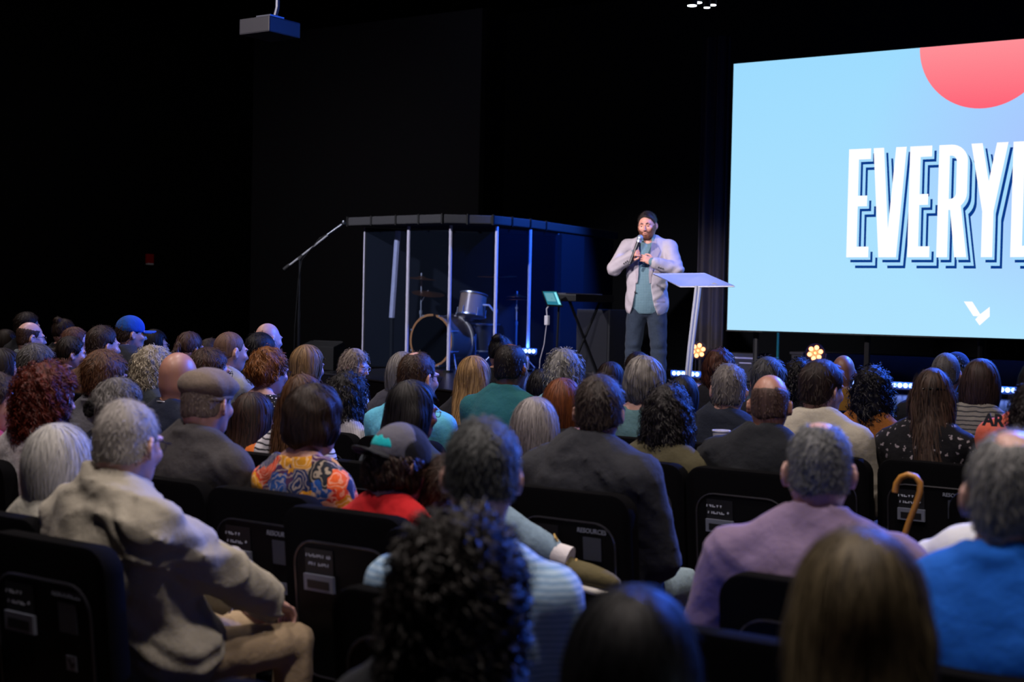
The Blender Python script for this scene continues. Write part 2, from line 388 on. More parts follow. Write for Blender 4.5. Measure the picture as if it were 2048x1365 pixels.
def hand_mesh(curl=(0.5, 0.55, 0.6, 0.65), thumb=0.5, h=0.0052, spread=1.0):
    key = ('hand', curl, thumb, h, spread)
    if key in _hc: return _hc[key]
    ch = []
    for i, (fx, L) in enumerate(((0.028, 0.070), (0.009, 0.079), (-0.010, 0.073), (-0.028, 0.058))):   # index .. little, thumb side is +x
        a = 0.0; pt = np.array([fx, 0.090, 0.0]); ln = [L * 0.46, L * 0.30, L * 0.24]; dx = (fx * 2.0) * spread * 0.9
        for s in range(3):
            a += curl[i] * (0.9 if s == 0 else 1.1)
            d = np.array([dx * (1 - 0.3 * s), math.cos(a), -math.sin(a)]); d /= np.linalg.norm(d)
            q = pt + d * ln[s]; r = 0.0092 - 0.0012 * s - 0.0008 * (i == 3); ch.append((pt, q, r, r - 0.001)); pt = q
    t0 = np.array([0.026, 0.022, -0.004]); t1 = t0 + np.array([0.030, 0.030, -0.008 - 0.012 * thumb]); t2 = t1 + np.array([0.010 - 0.022 * thumb, 0.030, -0.012 * thumb - 0.004]); t3 = t2 + np.array([-0.004 - 0.020 * thumb, 0.022, -0.006])
    def fn(p):
        d = ell(p, (0.0, 0.052, -0.002), (0.041, 0.052, 0.0155))
        d = smin(d, cap(p, (0, -0.05, 0), (0, 0.02, 0), 0.026, 0.025), 0.02)
        g = None
        for a, b, r0, r1 in ch:
            c = cap(p, a, b, r0, r1); g = c if g is None else np.minimum(g, c)
        d = smin(d, g, 0.006)
        th = np.minimum(cap(p, t0, t1, 0.0145, 0.0115), np.minimum(cap(p, t1, t2, 0.0112, 0.0098), cap(p, t2, t3, 0.0098, 0.0078)))
        return smin(d, th, 0.007)
    _hc[key] = nets(fn, (-0.075, -0.065, -0.12), (0.085, 0.185, 0.045), h)
    return _hc[key]
def place_hand(hm, wrist, fwd, up, side):         # side +1 puts the thumb on +x of the frame, -1 mirrors
    f = np.array(fwd, float); f /= np.linalg.norm(f); u = np.array(up, float); u -= f * np.dot(u, f); u /= np.linalg.norm(u)
    r = np.cross(f, u); V, Q = hm; V = V.astype(float).copy(); V[:, 0] *= side
    W = V[:, :1] * r + V[:, 1:2] * f + V[:, 2:3] * u + np.array(wrist)
    return W.astype(f4), (Q if side > 0 else Q[:, ::-1])

def hairline(y, nape, temple=0.0):
    return np.interp(y, [-0.2, -0.085, -0.05, -0.028, -0.004, 0.018, 0.032, 0.052, 0.078, 0.2],
                     [nape, nape, nape * 0.85, -0.035, 0.016, 0.000 + temple * 0.5, 0.004 + temple * 0.7, 0.045 + temple, 0.078 + temple, 0.088 + temple]).astype(f4)
def hair_fn(st, v=0.012, L=0.17, W=1.0, nape=-0.072, seed=0.0, temple=0.0, bald=None, lump=0.0, lf=60.0, part=0.0, ztop=None):
    def skull(p, v): return ell(p, (0, -0.014, 0.024), (0.0755 + v, 0.099 + v, 0.098 + v))
    def fn(p):
        x, y, z = p
        if st in ('short', 'crop', 'bald'):
            k = v * (0.45 + 0.55 * np.clip((z + 0.03) / 0.09, 0, 1))
            d = smin(ell(p, (0, -0.014, 0.022), (0.0745, 0.097, 0.098)), ell(p, (0, 0.026, -0.03), (0.063, 0.072, 0.085)), 0.03)
            d = smin(d, ell(p, (0, -0.03, -0.04), (0.066, 0.07, 0.06)), 0.03)
            d = smin(d, cap(p, (0, -0.026, -0.07), (0, -0.036, -0.135), 0.053, 0.056), 0.02) - k - f4(0.0012)
            d = smax(d, hairline(y, nape, temple) - z + 0.004 * np.sin(60 * x + seed), 0.006)
            d = smax(d, -(ell((np.abs(x), y, z), (0.088, 0.002, -0.016), (0.024, 0.026, 0.036))), 0.004)
            if bald is not None: d = smax(d, -ell(p, bald[0], bald[1]) + f4(0.004) * wob(p, f4(150), seed), 0.010)
        elif st in ('bob', 'long', 'curly', 'mid'):
            d = skull(p, v)
            if st == 'bob':
                d = smin(d, ell(p, (0, -0.020, -0.055), (0.098 * W, 0.098, 0.125)), 0.04)
            elif st == 'mid':
                d = smin(d, ell(p, (0, -0.030, -0.045), (0.090 * W, 0.085, 0.075)), 0.04)
            elif st == 'curly':
                d = smin(d, ell(p, (0, -0.030, -0.045 - L * 0.25), (0.115 * W, 0.105, 0.07 + L * 0.55)), 0.05)
            else:
                xs = x / f4(1.65 * W); b = 0.056
                d = smin(d, ell(p, (0, -0.030, -0.06), (0.092 * W, 0.088, 0.12)), 0.03)
                e = cap((xs, y, z), (0, -0.045, -0.02), (0, -0.085, -0.15), b, b * 0.95)
                e = np.minimum(e, cap((xs, y, z), (0, -0.085, -0.15), (0, -0.135, -L), b * 0.95, b * 0.62))
                d = smin(d, e, 0.03)
            if lump: d = d + f4(lump) * wob(p, f4(lf), seed)
            yf = 0.040 if st != 'curly' else 0.052
            d = smax(d, np.minimum(y - f4(yf), f4(0.062) - z), 0.012)
            d = smax(d, -L - z + 0.010 * np.sin(45 * x + seed), 0.014)
            if ztop is not None: d = smax(d, z - f4(ztop) - f4(0.12) * y, 0.006)
            if bald is not None: d = smax(d, -ell(p, bald[0], bald[1]) + f4(0.004) * wob(p, f4(150), seed), 0.010)
        elif st in ('updo', 'bun', 'pony'):
            d = skull(p, v * 0.8)
            d = smax(d, hairline(y, -0.080, 0.0) - z, 0.008)
            if st == 'updo':
                d = smin(d, ell(p, (0, -0.085, 0.0), (0.078, 0.055, 0.062)), 0.02)
            elif st == 'bun':
                d = smin(d, ell(p, (0, -0.075, 0.105), (0.042, 0.042, 0.040)), 0.012)
            else:
                d = smin(d, ell(p, (0, -0.115, 0.015), (0.022, 0.030, 0.022)), 0.012)
                d = smin(d, cap(p, (0, -0.125, 0.01), (0.0, -0.165, -0.10), 0.024, 0.030), 0.015)
                d = smin(d, cap(p, (0, -0.165, -0.10), (0.0, -0.165, -L), 0.030, 0.010), 0.01)
            if lump: d = d + f4(lump) * wob(p, f4(lf), seed)
        return d
    return fn
def flow_attr(V, fn_c=(0, -0.045, 0.06)):
    x, y, z = V[:, 0], V[:, 1] - fn_c[1], V[:, 2]
    a = np.arctan2(x, -y); r = np.sqrt(x * x + y * y)
    dn = np.sqrt(r * r + (z - 0.12) ** 2)
    return np.stack([a * 0.10, dn, np.zeros_like(a)], 1)
def strands(fn, V, n, length, steps, width, off, rng, curl=0.0, cf=0.0, lift=0.0, zmin=-9, jit=0.15, grav=1.0, up=0.0):
    G = V[V[:, 2] > zmin]
    if len(G) < 20: return None
    p = G[rng.integers(0, len(G), n)].astype(f4); d0, N = grad(fn, p)
    crown = np.array([0, -0.045, 0.13], f4); st = length / steps * rng.uniform(0.75, 1.2, (n, 1)).astype(f4)
    ph = rng.uniform(0, 6.28, n); jv = rng.normal(0, jit, (n, 3)).astype(f4); cr = curl * rng.uniform(0.6, 1.3, n); path = []; flo = []
    offs = off * rng.uniform(0.2, 1.2, n); o0 = p.copy()
    for s in range(steps + 1):
        d, N = grad(fn, p)
        p = p - N * (d - offs - lift * s / steps)[:, None]
        rad = p - crown; rad /= np.linalg.norm(rad, axis=1, keepdims=True) + 1e-6
        wz = np.clip((p[:, 2:3] - 0.0) / 0.11, 0, 1) * 0.9
        f = rad * wz + np.array([0, 0, -1.0], f4) * grav * (1 - wz) + jv + np.array([0, 0, up], f4)
        f -= N * np.sum(f * N, 1, keepdims=True) * (1.0 if lift == 0 else 0.5); f /= np.linalg.norm(f, axis=1, keepdims=True) + 1e-6
        side = np.cross(f, N)
        a = ph + cf * s
        c = p + (side * np.cos(a)[:, None] + N * (np.sin(a)[:, None] * 0.8 + 0.5)) * cr[:, None]
        path.append((c, side, N)); p = p + f * st
    Vs, Fs = [], []
    S = steps + 1; out = np.empty((n, S, 2, 3), f4)
    for s, (c, side, N) in enumerate(path):
        wd = width * (1.0 if s < S * 0.6 else max(0.12, (S - s) / (S * 0.45)))
        out[:, s, 0] = c - side * wd / 2; out[:, s, 1] = c + side * wd / 2
    base = np.arange(n)[:, None] * S * 2 + np.arange(steps)[None, :] * 2
    F = np.stack([base, base + 1, base + 3, base + 2], -1).reshape(-1, 4).astype(np.int32)
    fl = np.empty((n, S, 2, 3), f4); fl[..., 2] = 0
    fl[..., 0] = (rng.uniform(-1, 1, n) * 0.6)[:, None, None]; fl[..., 1] = (np.arange(S) * length / steps)[None, :, None]
    return out.reshape(-1, 3), F, fl.reshape(-1, 3)
def make_hair(name, st, mat, M, t, hs, h, parent, rng, strand=(), **kw):
    fn = hair_fn(st, **kw)
    L = kw.get('L', 0.17) if st in ('bob', 'long', 'curly', 'mid', 'pony') else 0.1
    wx = 0.135 * (1.35 * kw.get('W', 1.0) if st in ('long', 'curly') else kw.get('W', 1.0))
    V, Q = nets(fn, (-wx, -0.25 if L > 0.2 or st == 'pony' else -0.17, -L - 0.03), (wx, 0.13, 0.17), h)
    fl = flow_attr(V)
    for s in strand:
        r = strands(fn, V, rng=rng, **s)
        if r is None: continue
        Q = np.concatenate([Q, r[1] + len(V)]); V = np.concatenate([V, r[0]]); fl = np.concatenate([fl, r[2]])
    W = (V * hs) @ M.T.astype(f4) + np.array(t, f4)
    return add_mesh(name, W, Q, mat, parent, True, fl)
def glasses(M, t, hs, parent, col='15151a'):
    m = MB()
    for s in (-1, 1):
        m.tube([(s * 0.031 + 0.021 * math.cos(a) , 0.109 - 0.004 * abs(math.cos(a)), 0.0 + 0.016 * math.sin(a)) for a in np.linspace(0, 2 * math.pi, 14)[:-1]], 0.0017, 5, True)
        m.tube([(s * 0.052, 0.107, 0.006), (s * 0.078, 0.09, 0.008), (s * 0.086, 0.01, 0.012), (s * 0.086, -0.012, 0.004), (s * 0.083, -0.026, -0.014)], 0.0020, 5)
    m.tube([(-0.010, 0.110, 0.002), (0, 0.116, 0.004), (0.010, 0.110, 0.002)], 0.0016, 5)
    o = m.build('glasses', plain(col, 0.3, 0.5, 0, 0.05), parent, True)
    V = np.array([v.co for v in o.data.vertices]); W = (V * hs) @ M.T + np.array(t)
    o.data.vertices.foreach_set('co', W.astype(f4).ravel()); o.data.update(); return o

# ------------------------------------------------------------------ seated people
def ik(S, W, la, lb, pole):
    S, W, pole = (np.array(q, float) for q in (S, W, pole)); d = W - S; L = np.linalg.norm(d)
    if L > (la + lb) * 0.995: W = S + d / L * (la + lb) * 0.995; d = W - S; L = np.linalg.norm(d)
    u = d / L; a = (la * la - lb * lb + L * L) / (2 * L); hgt = math.sqrt(max(0.0004, la * la - a * a))
    q = pole - u * np.dot(pole, u); q /= np.linalg.norm(q) + 1e-9
    return S + u * a + q * hgt, W
class Sk: pass
def tolocal(root, w):
    d = np.array(w) - np.array(root.location); c, s = math.cos(root.rotation_euler[2]), math.sin(root.rotation_euler[2])
    return np.array([c * d[0] + s * d[1], -s * d[0] + c * d[1], d[2]])
def skeleton(H, hs, sw, g, sy, hipf, lx, leanx):
    k = Sk(); k.H, k.hs, k.sw, k.g, k.sy = H, hs, sw, g, sy
    k.sz = H - 0.245 * hs - 0.060 - hipf; k.head = np.array([leanx, sy + 0.058, H - 0.121 * hs]); k.lx = leanx * 0.7
    k.nb = np.array([k.lx, sy - 0.005, k.sz + 0.045])
    return k
def torso_fn(k, e, arms, sleeve='long', noise=0.004, seed=0.0, neck=False, hem=0.49, fem=0, fold=0.0):
    sw, g, sy, sz, lx = k.sw, k.g, k.sy, k.sz, k.lx
    nf = 20.0 + 7 * math.sin(seed)
    def fn(p):
        x, y, z = p
        q = (x - f4(lx) * np.clip((z - 0.55) / 0.45, 0, 1), y, z)
        ax = np.abs(q[0]); m = (ax, y, z)
        d = ell(q, (0, sy + 0.012, sz - 0.115), (sw + 0.006, 0.112 * g, 0.19))
        d = smin(d, ell(q, (0, 0.0 + sy * 0.3, (0.60 + sz - 0.15) / 2 + 0.0), (0.140 * g, 0.115 * g, 0.22)), 0.07)
        d = smin(d, ell(q, (0, 0.02, 0.585), (0.168 * g, 0.135 * g, 0.13)), 0.07)
        d = smin(d, cap(m, (0.05, sy, sz + 0.0), (sw - 0.015, sy, sz - 0.036), 0.056, 0.055), 0.05)
        d = smin(d, cap(m, (0.085, sy - 0.005, sz + 0.022), (0.025, sy - 0.005, sz + 0.070), 0.046, 0.044), 0.04)
        if neck: d = smin(d, cap(q, (0, sy - 0.006, sz), (0, sy + 0.025, k.head[2] - 0.075), 0.058 - 0.008 * fem), 0.02)
        for (S, E, W_, sl) in arms:
            r0 = 0.056 + 0.012 * (g - 1)
            if sl == 'short':
                E2 = S + (E - S) * 0.72; d = smin(d, cap(p, S, E2, r0, r0 * 1.0), 0.035)
            elif sl == 'none':
                d = smin(d, cap(p, S, S + (E - S) * 0.1, r0, r0 * 0.95), 0.035)
            else:
                d = smin(d, cap(p, S, E, r0, 0.048), 0.035); d = smin(d, cap(p, E, W_, 0.047, 0.036), 0.02)
        if noise:
            d = d + f4(noise) * wob(p, f4(nf), seed) * 0.7 + f4(noise * 0.6) * np.sin(f4(90) * (z + 0.55 * x + 0.03 * np.sin(28 * x + seed)))* np.clip(np.sin(f4(13) * x + f4(17) * z + seed), 0, 1)
        if fold:
            ph = f4(36) * (z * f4(0.75) + f4(0.55) * np.abs(q[0] - f4(0.03))) + f4(1.6) * np.sin(f4(11) * x + f4(seed)) + f4(1.2) * np.sin(f4(14) * y + f4(9) * z)
            d = d - f4(fold) * (1 - np.abs(np.sin(ph))) ** 4 * np.clip(0.35 + np.sin(f4(8) * x + f4(10) * z + f4(seed * 2)), 0, 1)
        d = d - f4(e)
        if hem is not None: d = smax(d, f4(hem) - z, 0.01)
        return d
    return fn
def seated(sp, root):
    """the body, clothes and hair of one seated figure, in the frame of root (origin on the floor under the hips, facing +Y)"""
    rng = np.random.default_rng(sp['seed']); k = sp['k']; hs = sp['hs']
    near = k <= 2; mid = k <= 4
    hh, hb, hp = (0.0066, 0.012, 0.020) if near else (0.0080, 0.0178, 0.036) if mid else (0.0104, 0.025, 0.045)
    sk = skeleton(sp['H'], hs, sp['sw'], sp['g'], sp['sy'], sp['hipf'], 0, sp['lx']); sz, sy, sw = sk.sz, sk.sy, sk.sw
    arms = []; hands = []; knees = []
    for s in (-1, 1):
        S = np.array([s * sw + sk.lx, sy, sz - 0.034]); tgt = sp['rw' if s > 0 else 'lw']
        if tgt is not None and tgt[0] == 'px': tgt = tolocal(root, P(*tgt[1:]))
        W = np.array(tgt if tgt is not None else (s * 0.075, 0.225, 0.675)); ar = 0.27 * (sp['sw'] / 0.175) ** 0.5
        E, W = ik(S, W, ar + 0.02, ar - 0.01, (s * 0.55, -0.2, -0.9) if tgt is None else sp['rp' if s > 0 else 'lp'])
        arms.append((S, E, W, sp['sleeve'])); hands.append((s, E, W, tgt is not None))
    fem = sp['fem']; skm = skin(sp['skin'])
    M = rotm(sp['yaw'], sp['pitch'], sp['roll']); t = sk.head
    Vh, Qh = head_mesh(fem, sp['full'], hh)
    parts = [((Vh * hs) @ M.T.astype(f4) + t.astype(f4), Qh)]
    R = 0.30 + sw
    box = ((-R, -0.30, 0.42), (R, 0.52, sz + 0.16))
    arms_s = [(a, b, c, 'long') for a, b, c, _ in arms]
    parts.append(nets(torso_fn(sk, -0.008, arms_s, noise=0, neck=True, hem=None, fem=fem), box[0], box[1], 0.021 if k < 6 and (sp['sleeve'] != 'long' or sp['neckline'] == 'wide') else 0.036 if near else 0.042))
    hm = hand_mesh(h=0.0060 if near else 0.0105)
    for s, E, W, cus in hands:
        fwd = (W - E); fwd = fwd / np.linalg.norm(fwd)
        if not cus: fwd = fwd * 0.6 + np.array([-s * 0.45, 0.35, -0.25])
        parts.append(place_hand(hm, W, fwd, sp['hup'] if cus else (s * 0.15, 0.0, 1.0), -s))
    # legs
    J = []
    for s in (-1, 1):
        hip = np.array([s * 0.092, 0.03, 0.555]); kn = np.array([s * 0.125, 0.44, 0.54]); an = np.array([s * 0.13, 0.42, 0.10])
        ov = sp['rleg' if s > 0 else 'lleg']
        if ov and ov[0] == 'px': ov = [tolocal(root, P(*q)) for q in ov[1:]]
        if ov: kn, an = np.array(ov[0]), np.array(ov[1])
        J.append((hip, kn, an, ov))
    def legs(p):
        d = ell(p, (0, 0.02, 0.56), (0.165 * sp['g'], 0.14 * sp['g'], 0.105))
        for hip, kn, an, ov in J:
            d = smin(d, np.minimum(cap(p, hip, kn, 0.088, 0.064), cap(p, kn, an, 0.064, 0.052)), 0.03)
        return d + f4(0.003) * wob(p, f4(30), 1.0)
    tops = sp['top']
    fe = []
    for hip, kn, an, ov in J:
        if ov: parts.append(nets(lambda p: cap(p, an + (kn - an) * 0.2, an - (kn - an) * 0.16, 0.045, 0.038), an - 0.12, an + 0.12, 0.012))
    V, Q = join(parts)
    body = add_mesh('body', V, Q, skm, root)
    lo = np.min([np.minimum(a, np.minimum(b, c)) for a, b, c, _ in J], 0) - 0.15; hi = np.max([np.maximum(a, np.maximum(b, c)) for a, b, c, _ in J], 0) + 0.15
    lo[2] = max(lo[2], 0.02)
    V, Q = nets(legs, np.minimum(lo, (-0.25, -0.16, 0.05)), np.maximum(hi, (0.25, 0.5, 0.68)), hp)
    add_mesh('trousers', V, Q, cloth(sp['legs'], 'denim' if sp['jeans'] else 'plain'), root)
    if k <= 2:
        for hip, kn, an, ov in J:
            make_shoe(an, ov[2] if ov else an + np.array([0.02 * np.sign(an[0]), 0.20, -0.055]), root, sp['shoe'])
    else:
        pass
    # shirt
    seed = float(rng.uniform(0, 9)); nl_j = sp['neckline'] == 'jacket'
    base = torso_fn(sk, sp['e'], arms, noise=sp['wr'], seed=seed, hem=0.47, fold=0.011 if nl_j else 0.004)
    nl = sp['neckline']; c = (sk.nb[0], sy + 0.035, sz + 0.135)
    rr = {'crew': (0.080, 0.085, 0.078), 'wide': (0.135, 0.11, 0.125), 'collar': (0.066, 0.072, 0.082), 'jacket': (0.070, 0.078, 0.080)}[nl]
    wr = [(a, b, c_) for a, b, c_, s in arms]
    def shirt(p):
        d = base(p)
        if nl in ('collar', 'jacket'):
            hgt = 0.030 if nl == 'collar' else 0.034; q = (p[0] - f4(sk.lx), p[1] + f4(0.38) * (p[2] - f4(sz + 0.06)), p[2])
            rad = np.sqrt((q[0] / 1.0) ** 2 + (q[1] - f4(sy + 0.014)) ** 2) - f4(0.070 if nl == 'collar' else 0.078) + f4(0.15) * (q[2] - f4(sz + 0.06))
            ring = np.maximum(np.abs(rad) - f4(0.0085), np.abs(q[2] - f4(sz + 0.064)) - f4(hgt))
            d = smin(smax(d, -ell(p, c, rr), 0.01), ring - 0.002, 0.006)
        else:
            d = smax(d, -ell(p, c, rr), 0.008)
        for (S, E, W_, sl) in arms:
            if sl == 'long': u = (W_ - E) / np.linalg.norm(W_ - E); cut = (p[0] - f4(W_[0])) * f4(u[0]) + (p[1] - f4(W_[1])) * f4(u[1]) + (p[2] - f4(W_[2])) * f4(u[2]); near_w = cap(p, W_, W_ + u * 0.08, 0.06); d = np.where(near_w < 0.0, np.maximum(d, cut), d)
        return d
    V, Q = nets(shirt, box[0], box[1], hb)
    top = add_mesh('jacket' if nl == 'jacket' else 'shirt', V, Q, cloth(*tops), root)
    if nl_j and k <= 5:                            # yoke seam across the back
        pts_s = []
        for x_ in np.linspace(-sw * 0.95, sw * 0.95, 22):
            z_ = sz - 0.085 - 0.02 * (x_ / sw) ** 2; ys = np.linspace(-0.45, 0.0, 120).astype(f4); dd = shirt((np.full(120, x_ + sk.lx, f4), ys, np.full(120, z_, f4))); i_ = int(np.argmax(dd < 0))
            pts_s.append((x_ + sk.lx, float(ys[i_]) - 0.001, z_))
        m = MB(); m.tube(pts_s, 0.0026, 5); m.build('yoke_seam', cloth(*tops), top, True)
    # hair and hats
    for hr in sp['hair']:
        st = hr['st']; kw = {a: b for a, b in hr.items() if a not in ('st', 'c1', 'c2', 'n', 'name', 'rough', 'len', 'width', 'curl', 'bstr', 'us')}
        kw.setdefault('seed', seed); n = hr.get('n', 1.0); sm = 1.2 if near else 0.66 if mid else 0.38; S = []
        wd = hr.get('width', 1.0) * (1.0 if near else 1.1 if mid else 1.3)
        if st in ('short', 'crop', 'bald'):
            S = [dict(n=int(1100 * n * sm), length=hr.get('len', 0.022), steps=3, width=0.0022 * wd, off=0.002, lift=hr.get('len', 0.022) * 0.38, jit=0.45)]
        elif st == 'curly':
            S = [dict(n=int(900 * n * sm), length=0.09, steps=9, width=0.0042 * wd, off=0.006, curl=hr.get('curl', 0.009), cf=1.5, jit=0.25, lift=0.01)]
        elif st in ('bob', 'mid'):
            S = [dict(n=int(850 * n * sm), length=hr.get('len', 0.15), steps=8, width=0.0036 * wd, off=0.004, curl=hr.get('curl', 0.0), cf=0.9, jit=0.10), dict(n=int(60 * n * sm), length=0.08, steps=5, width=0.0016, off=0.004, lift=0.012, jit=0.5)]
        elif st == 'long':
            S = [dict(n=int(1000 * n * sm), length=hr.get('len', 0.26), steps=10, width=0.0042 * wd, off=0.005, curl=hr.get('curl', 0.0), cf=0.8, jit=0.07), dict(n=int(60 * n * sm), length=0.10, steps=5, width=0.0016, off=0.004, lift=0.012, jit=0.4)]
        else:
            S = [dict(n=int(500 * n * sm), length=hr.get('len', 0.08), steps=7, width=0.0036 * wd, off=0.004, curl=hr.get('curl', 0.004), cf=1.0, jit=0.30)]
        make_hair(hr.get('name', 'hair'), st, hairmat(hr['c1'], hr['c2'], hr.get('rough', 0.55), 0.25, hr.get('bstr', 0.6), hr.get('us', 260.0)), M, t, hs, hh if st != 'bald' else 0.007, root, rng, S, **kw)
    if sp['hat']: make_hat(sp['hat'], M, t, hs, root)
    if sp['glasses']: glasses(M, t, hs, root, sp['glasses'])
    return sk, M, t
def make_shoe(an, toe, root, col):
    an, toe = np.array(an, float), np.array(toe, float); d = toe - an; L = np.linalg.norm(d); d /= L
    up = np.array([0, 0, 1.0]); up -= d * np.dot(up, d); up /= np.linalg.norm(up); r = np.cross(d, up)
    def up_(p):
        e = ell(p, (0, 0.10, 0.0), (0.046, 0.125, 0.042)); e = smin(e, ell(p, (0, 0.0, 0.03), (0.042, 0.055, 0.060)), 0.03)
        return smax(e, -0.030 - p[2], 0.004)
    def sole(p): return np.maximum(ell(p, (0, 0.09, -0.03), (0.051, 0.15, 0.2)), np.abs(p[2] + 0.037) - 0.012)
    B = np.stack([r, d, up], 1).T
    for nm, fn, c in (('shoe', up_, col), ('shoe_sole', sole, 'd8d5cc')):
        V, Q = nets(fn, (-0.07, -0.08, -0.06), (0.07, 0.25, 0.10), 0.014)
        V = V * np.array([1, L / 0.20, 1], f4); W = V @ B.astype(f4) + an.astype(f4) + (up * -0.045).astype(f4)
        if nm == 'shoe': sh = add_mesh(nm, W, Q, cloth(c), root)
        else: add_mesh(nm, W, Q, plain(c, 0.6), sh)
    if col == '5a5338':
        m = MB(); lc = 'b99a5c'
        for i in range(4):
            y0 = 0.045 + 0.026 * i; pts = [(-0.03, y0, 0.030 - 0.004 * i), (0, y0 + 0.01, 0.052 - 0.008 * i), (0.03, y0 + 0.02, 0.028 - 0.004 * i)]
            m.tube([np.array(q) * np.array([1, L / 0.20, 1]) @ B + an - up * 0.045 for q in pts], 0.0035, 5)
        m.tube([np.array(q) @ B + an - up * 0.045 for q in ((0.0, 0.03, 0.075), (0.02, 0.02, 0.10), (-0.01, 0.0, 0.105), (0, 0.03, 0.08))], 0.003, 5)
        m.build('laces', plain(lc, 0.8), sh, True)
def make_hat(hat, M, t, hs, root):
    kind = hat[0]; tr = lambda V: (V * hs) @ M.T.astype(f4) + np.array(t, f4)
    if kind == 'flat':
        def fn(p):
            d = ell(p, (0, -0.004, 0.062), (0.096, 0.118, 0.066)); d = smin(d, ell(p, (0, 0.075, 0.058), (0.070, 0.065, 0.026)), 0.03)
            d = smax(d, 0.012 - 0.12 * p[1] * -1 - p[2], 0.012); return d + f4(0.002) * wob(p, f4(40), 1)
        V, Q = nets(fn, (-0.12, -0.15, -0.03), (0.12, 0.17, 0.15), 0.007); h = add_mesh('cap', tr(V), Q, cloth(hat[1], 'tweed'), root)
        m = lambda p: np.maximum(ell(p, (0, 0.0, 0.02), (0.086, 0.109, 0.5)), np.abs(p[2] - 0.020 - 0.12 * p[1]) - 0.009)
        V, Q = nets(m, (-0.1, -0.13, -0.03), (0.1, 0.13, 0.06), 0.008); add_mesh('band', tr(V), Q, cloth(hat[1], 'tweed'), h)
    else:
        s = hat[3]                                # -1: worn backwards
        def fn(p): return smax(ell(p, (0, -0.006 , 0.040), (0.086, 0.107, 0.096)), f4(0.012) - p[2], 0.006)
        V, Q = nets(fn, (-0.11, -0.13, -0.01), (0.11, 0.13, 0.15), 0.0065); h = add_mesh('cap', tr(V), Q, cloth(hat[1]), root)
        def br(p):
            y = p[1] * s; z = p[2] - 0.026 + 0.35 * p[0] ** 2 / 0.1
            d = np.maximum(ell((p[0], y, p[2]), (0, 0.105, 0.02), (0.074, 0.085, 0.3)), np.abs(z) - 0.0035); return np.maximum(d, 0.07 - y)
        V, Q = nets(br, (-0.1, -0.22, -0.05), (0.1, 0.22, 0.07), 0.0058); add_mesh('brim', tr(V), Q, cloth(hat[2]), h)
        if len(hat) > 4:
            def panel(p): return np.maximum(smax(ell(p, (0, -0.006, 0.040), (0.0875, 0.1085, 0.0975)), f4(0.014) - p[2], 0.004), np.maximum(0.015 - p[1] * s, np.abs(p[0]) - 0.078))
            V, Q = nets(panel, (-0.11, -0.13, -0.01), (0.11, 0.13, 0.15), 0.006); pn = add_mesh('front_panel', tr(V), Q, cloth(hat[4]), h)
            def art(p):
                zz = 0.048 + 0.030 * np.sqrt(np.clip(1 - (p[0] / 0.055) ** 2, 0, 1)) + 0.004 * np.sin(190 * p[0])
                return np.maximum(ell(p, (0, -0.006, 0.040), (0.0886, 0.1096, 0.0986)), np.maximum(np.maximum(p[2] - zz, 0.040 - p[2]), np.maximum(0.02 - p[1] * s, np.abs(p[0]) - 0.055)))
            V, Q = nets(art, (-0.11, -0.13, -0.01), (0.11, 0.13, 0.15), 0.0045); add_mesh('patch', tr(V), Q, cloth('18b4bc', 'tweed'), pn)
            m = MB(); m.tube([((0.083) * math.sin(a), s * (0.104) * math.cos(a) - 0.006, 0.030) for a in np.linspace(-1.2, 1.2, 16)], 0.0030, 5)
            o = m.build('rope', plain('1a1a20', 0.8), pn, True); V = np.array([v.co for v in o.data.vertices], f4); o.data.vertices.foreach_set('co', tr(V).ravel()); o.data.update()
# ------------------------------------------------------------------ the room
def curtain_mat(c, rough=0.9):
    return cloth(c)
WX, WN = P(500, 600, 20.0)[0], 20.0                # corner of left wall and back wall
t = NT('carpet'); v = t.coord(); n1 = t.noise(v, 900, 2); n2 = t.noise(v, 6, 3)
t.bsdf(t.mix(n2, lin('3a2c24'), lin('5a4436')), 0.95, 0.1, 0, n1, 0.6, 0.01); CARPET = t.m
m = MB(); m.box(((WX + 6) / 2, 8.5, -0.05), (6 - WX + 0.4, 25, 0.1)); tag(m.build('floor', CARPET), kind='structure')
m = MB(); m.box(((WX + 6) / 2, 8.5, 6.75), (6 - WX + 0.4, 25, 0.1)); tag(m.build('ceiling', plain('050507', 0.9, 0.1)), kind='structure')
m = MB(); m.box((WX - 0.1, 8.4, 3.35), (0.2, 24.8, 6.7)); tag(m.build('wall_left', plain('06070c', 0.9, 0.15)), kind='structure')
XB = P(955, 500, WN)[0]
m = MB(); m.box(((WX + XB) / 2, WN + 0.1, 3.35), (XB - WX, 0.2, 6.7)); tag(m.build('wall_back', plain('3a3a40', 0.9, 0.15)), kind='structure')
m = MB(); m.box(((XB + 6) / 2, WN + 0.7, 3.35), (6 - XB, 0.2, 6.7)); m.box((XB + 0.05, WN + 0.35, 3.35), (0.1, 0.7, 6.7)); tag(m.build('wall_stage', plain('08090d', 0.9, 0.15)), kind='structure')
m = MB(); m.box((6.1, 8.4, 3.35), (0.2, 24.8, 6.7)); tag(m.build('wall_right', plain('07080c', 0.9, 0.15)), kind='structure')
m = MB(); m.box(((WX + 6) / 2, -3.9, 3.35), (6 - WX, 0.2, 6.7)); tag(m.build('wall_rear', plain('0a0a0e', 0.9, 0.15)), kind='structure')
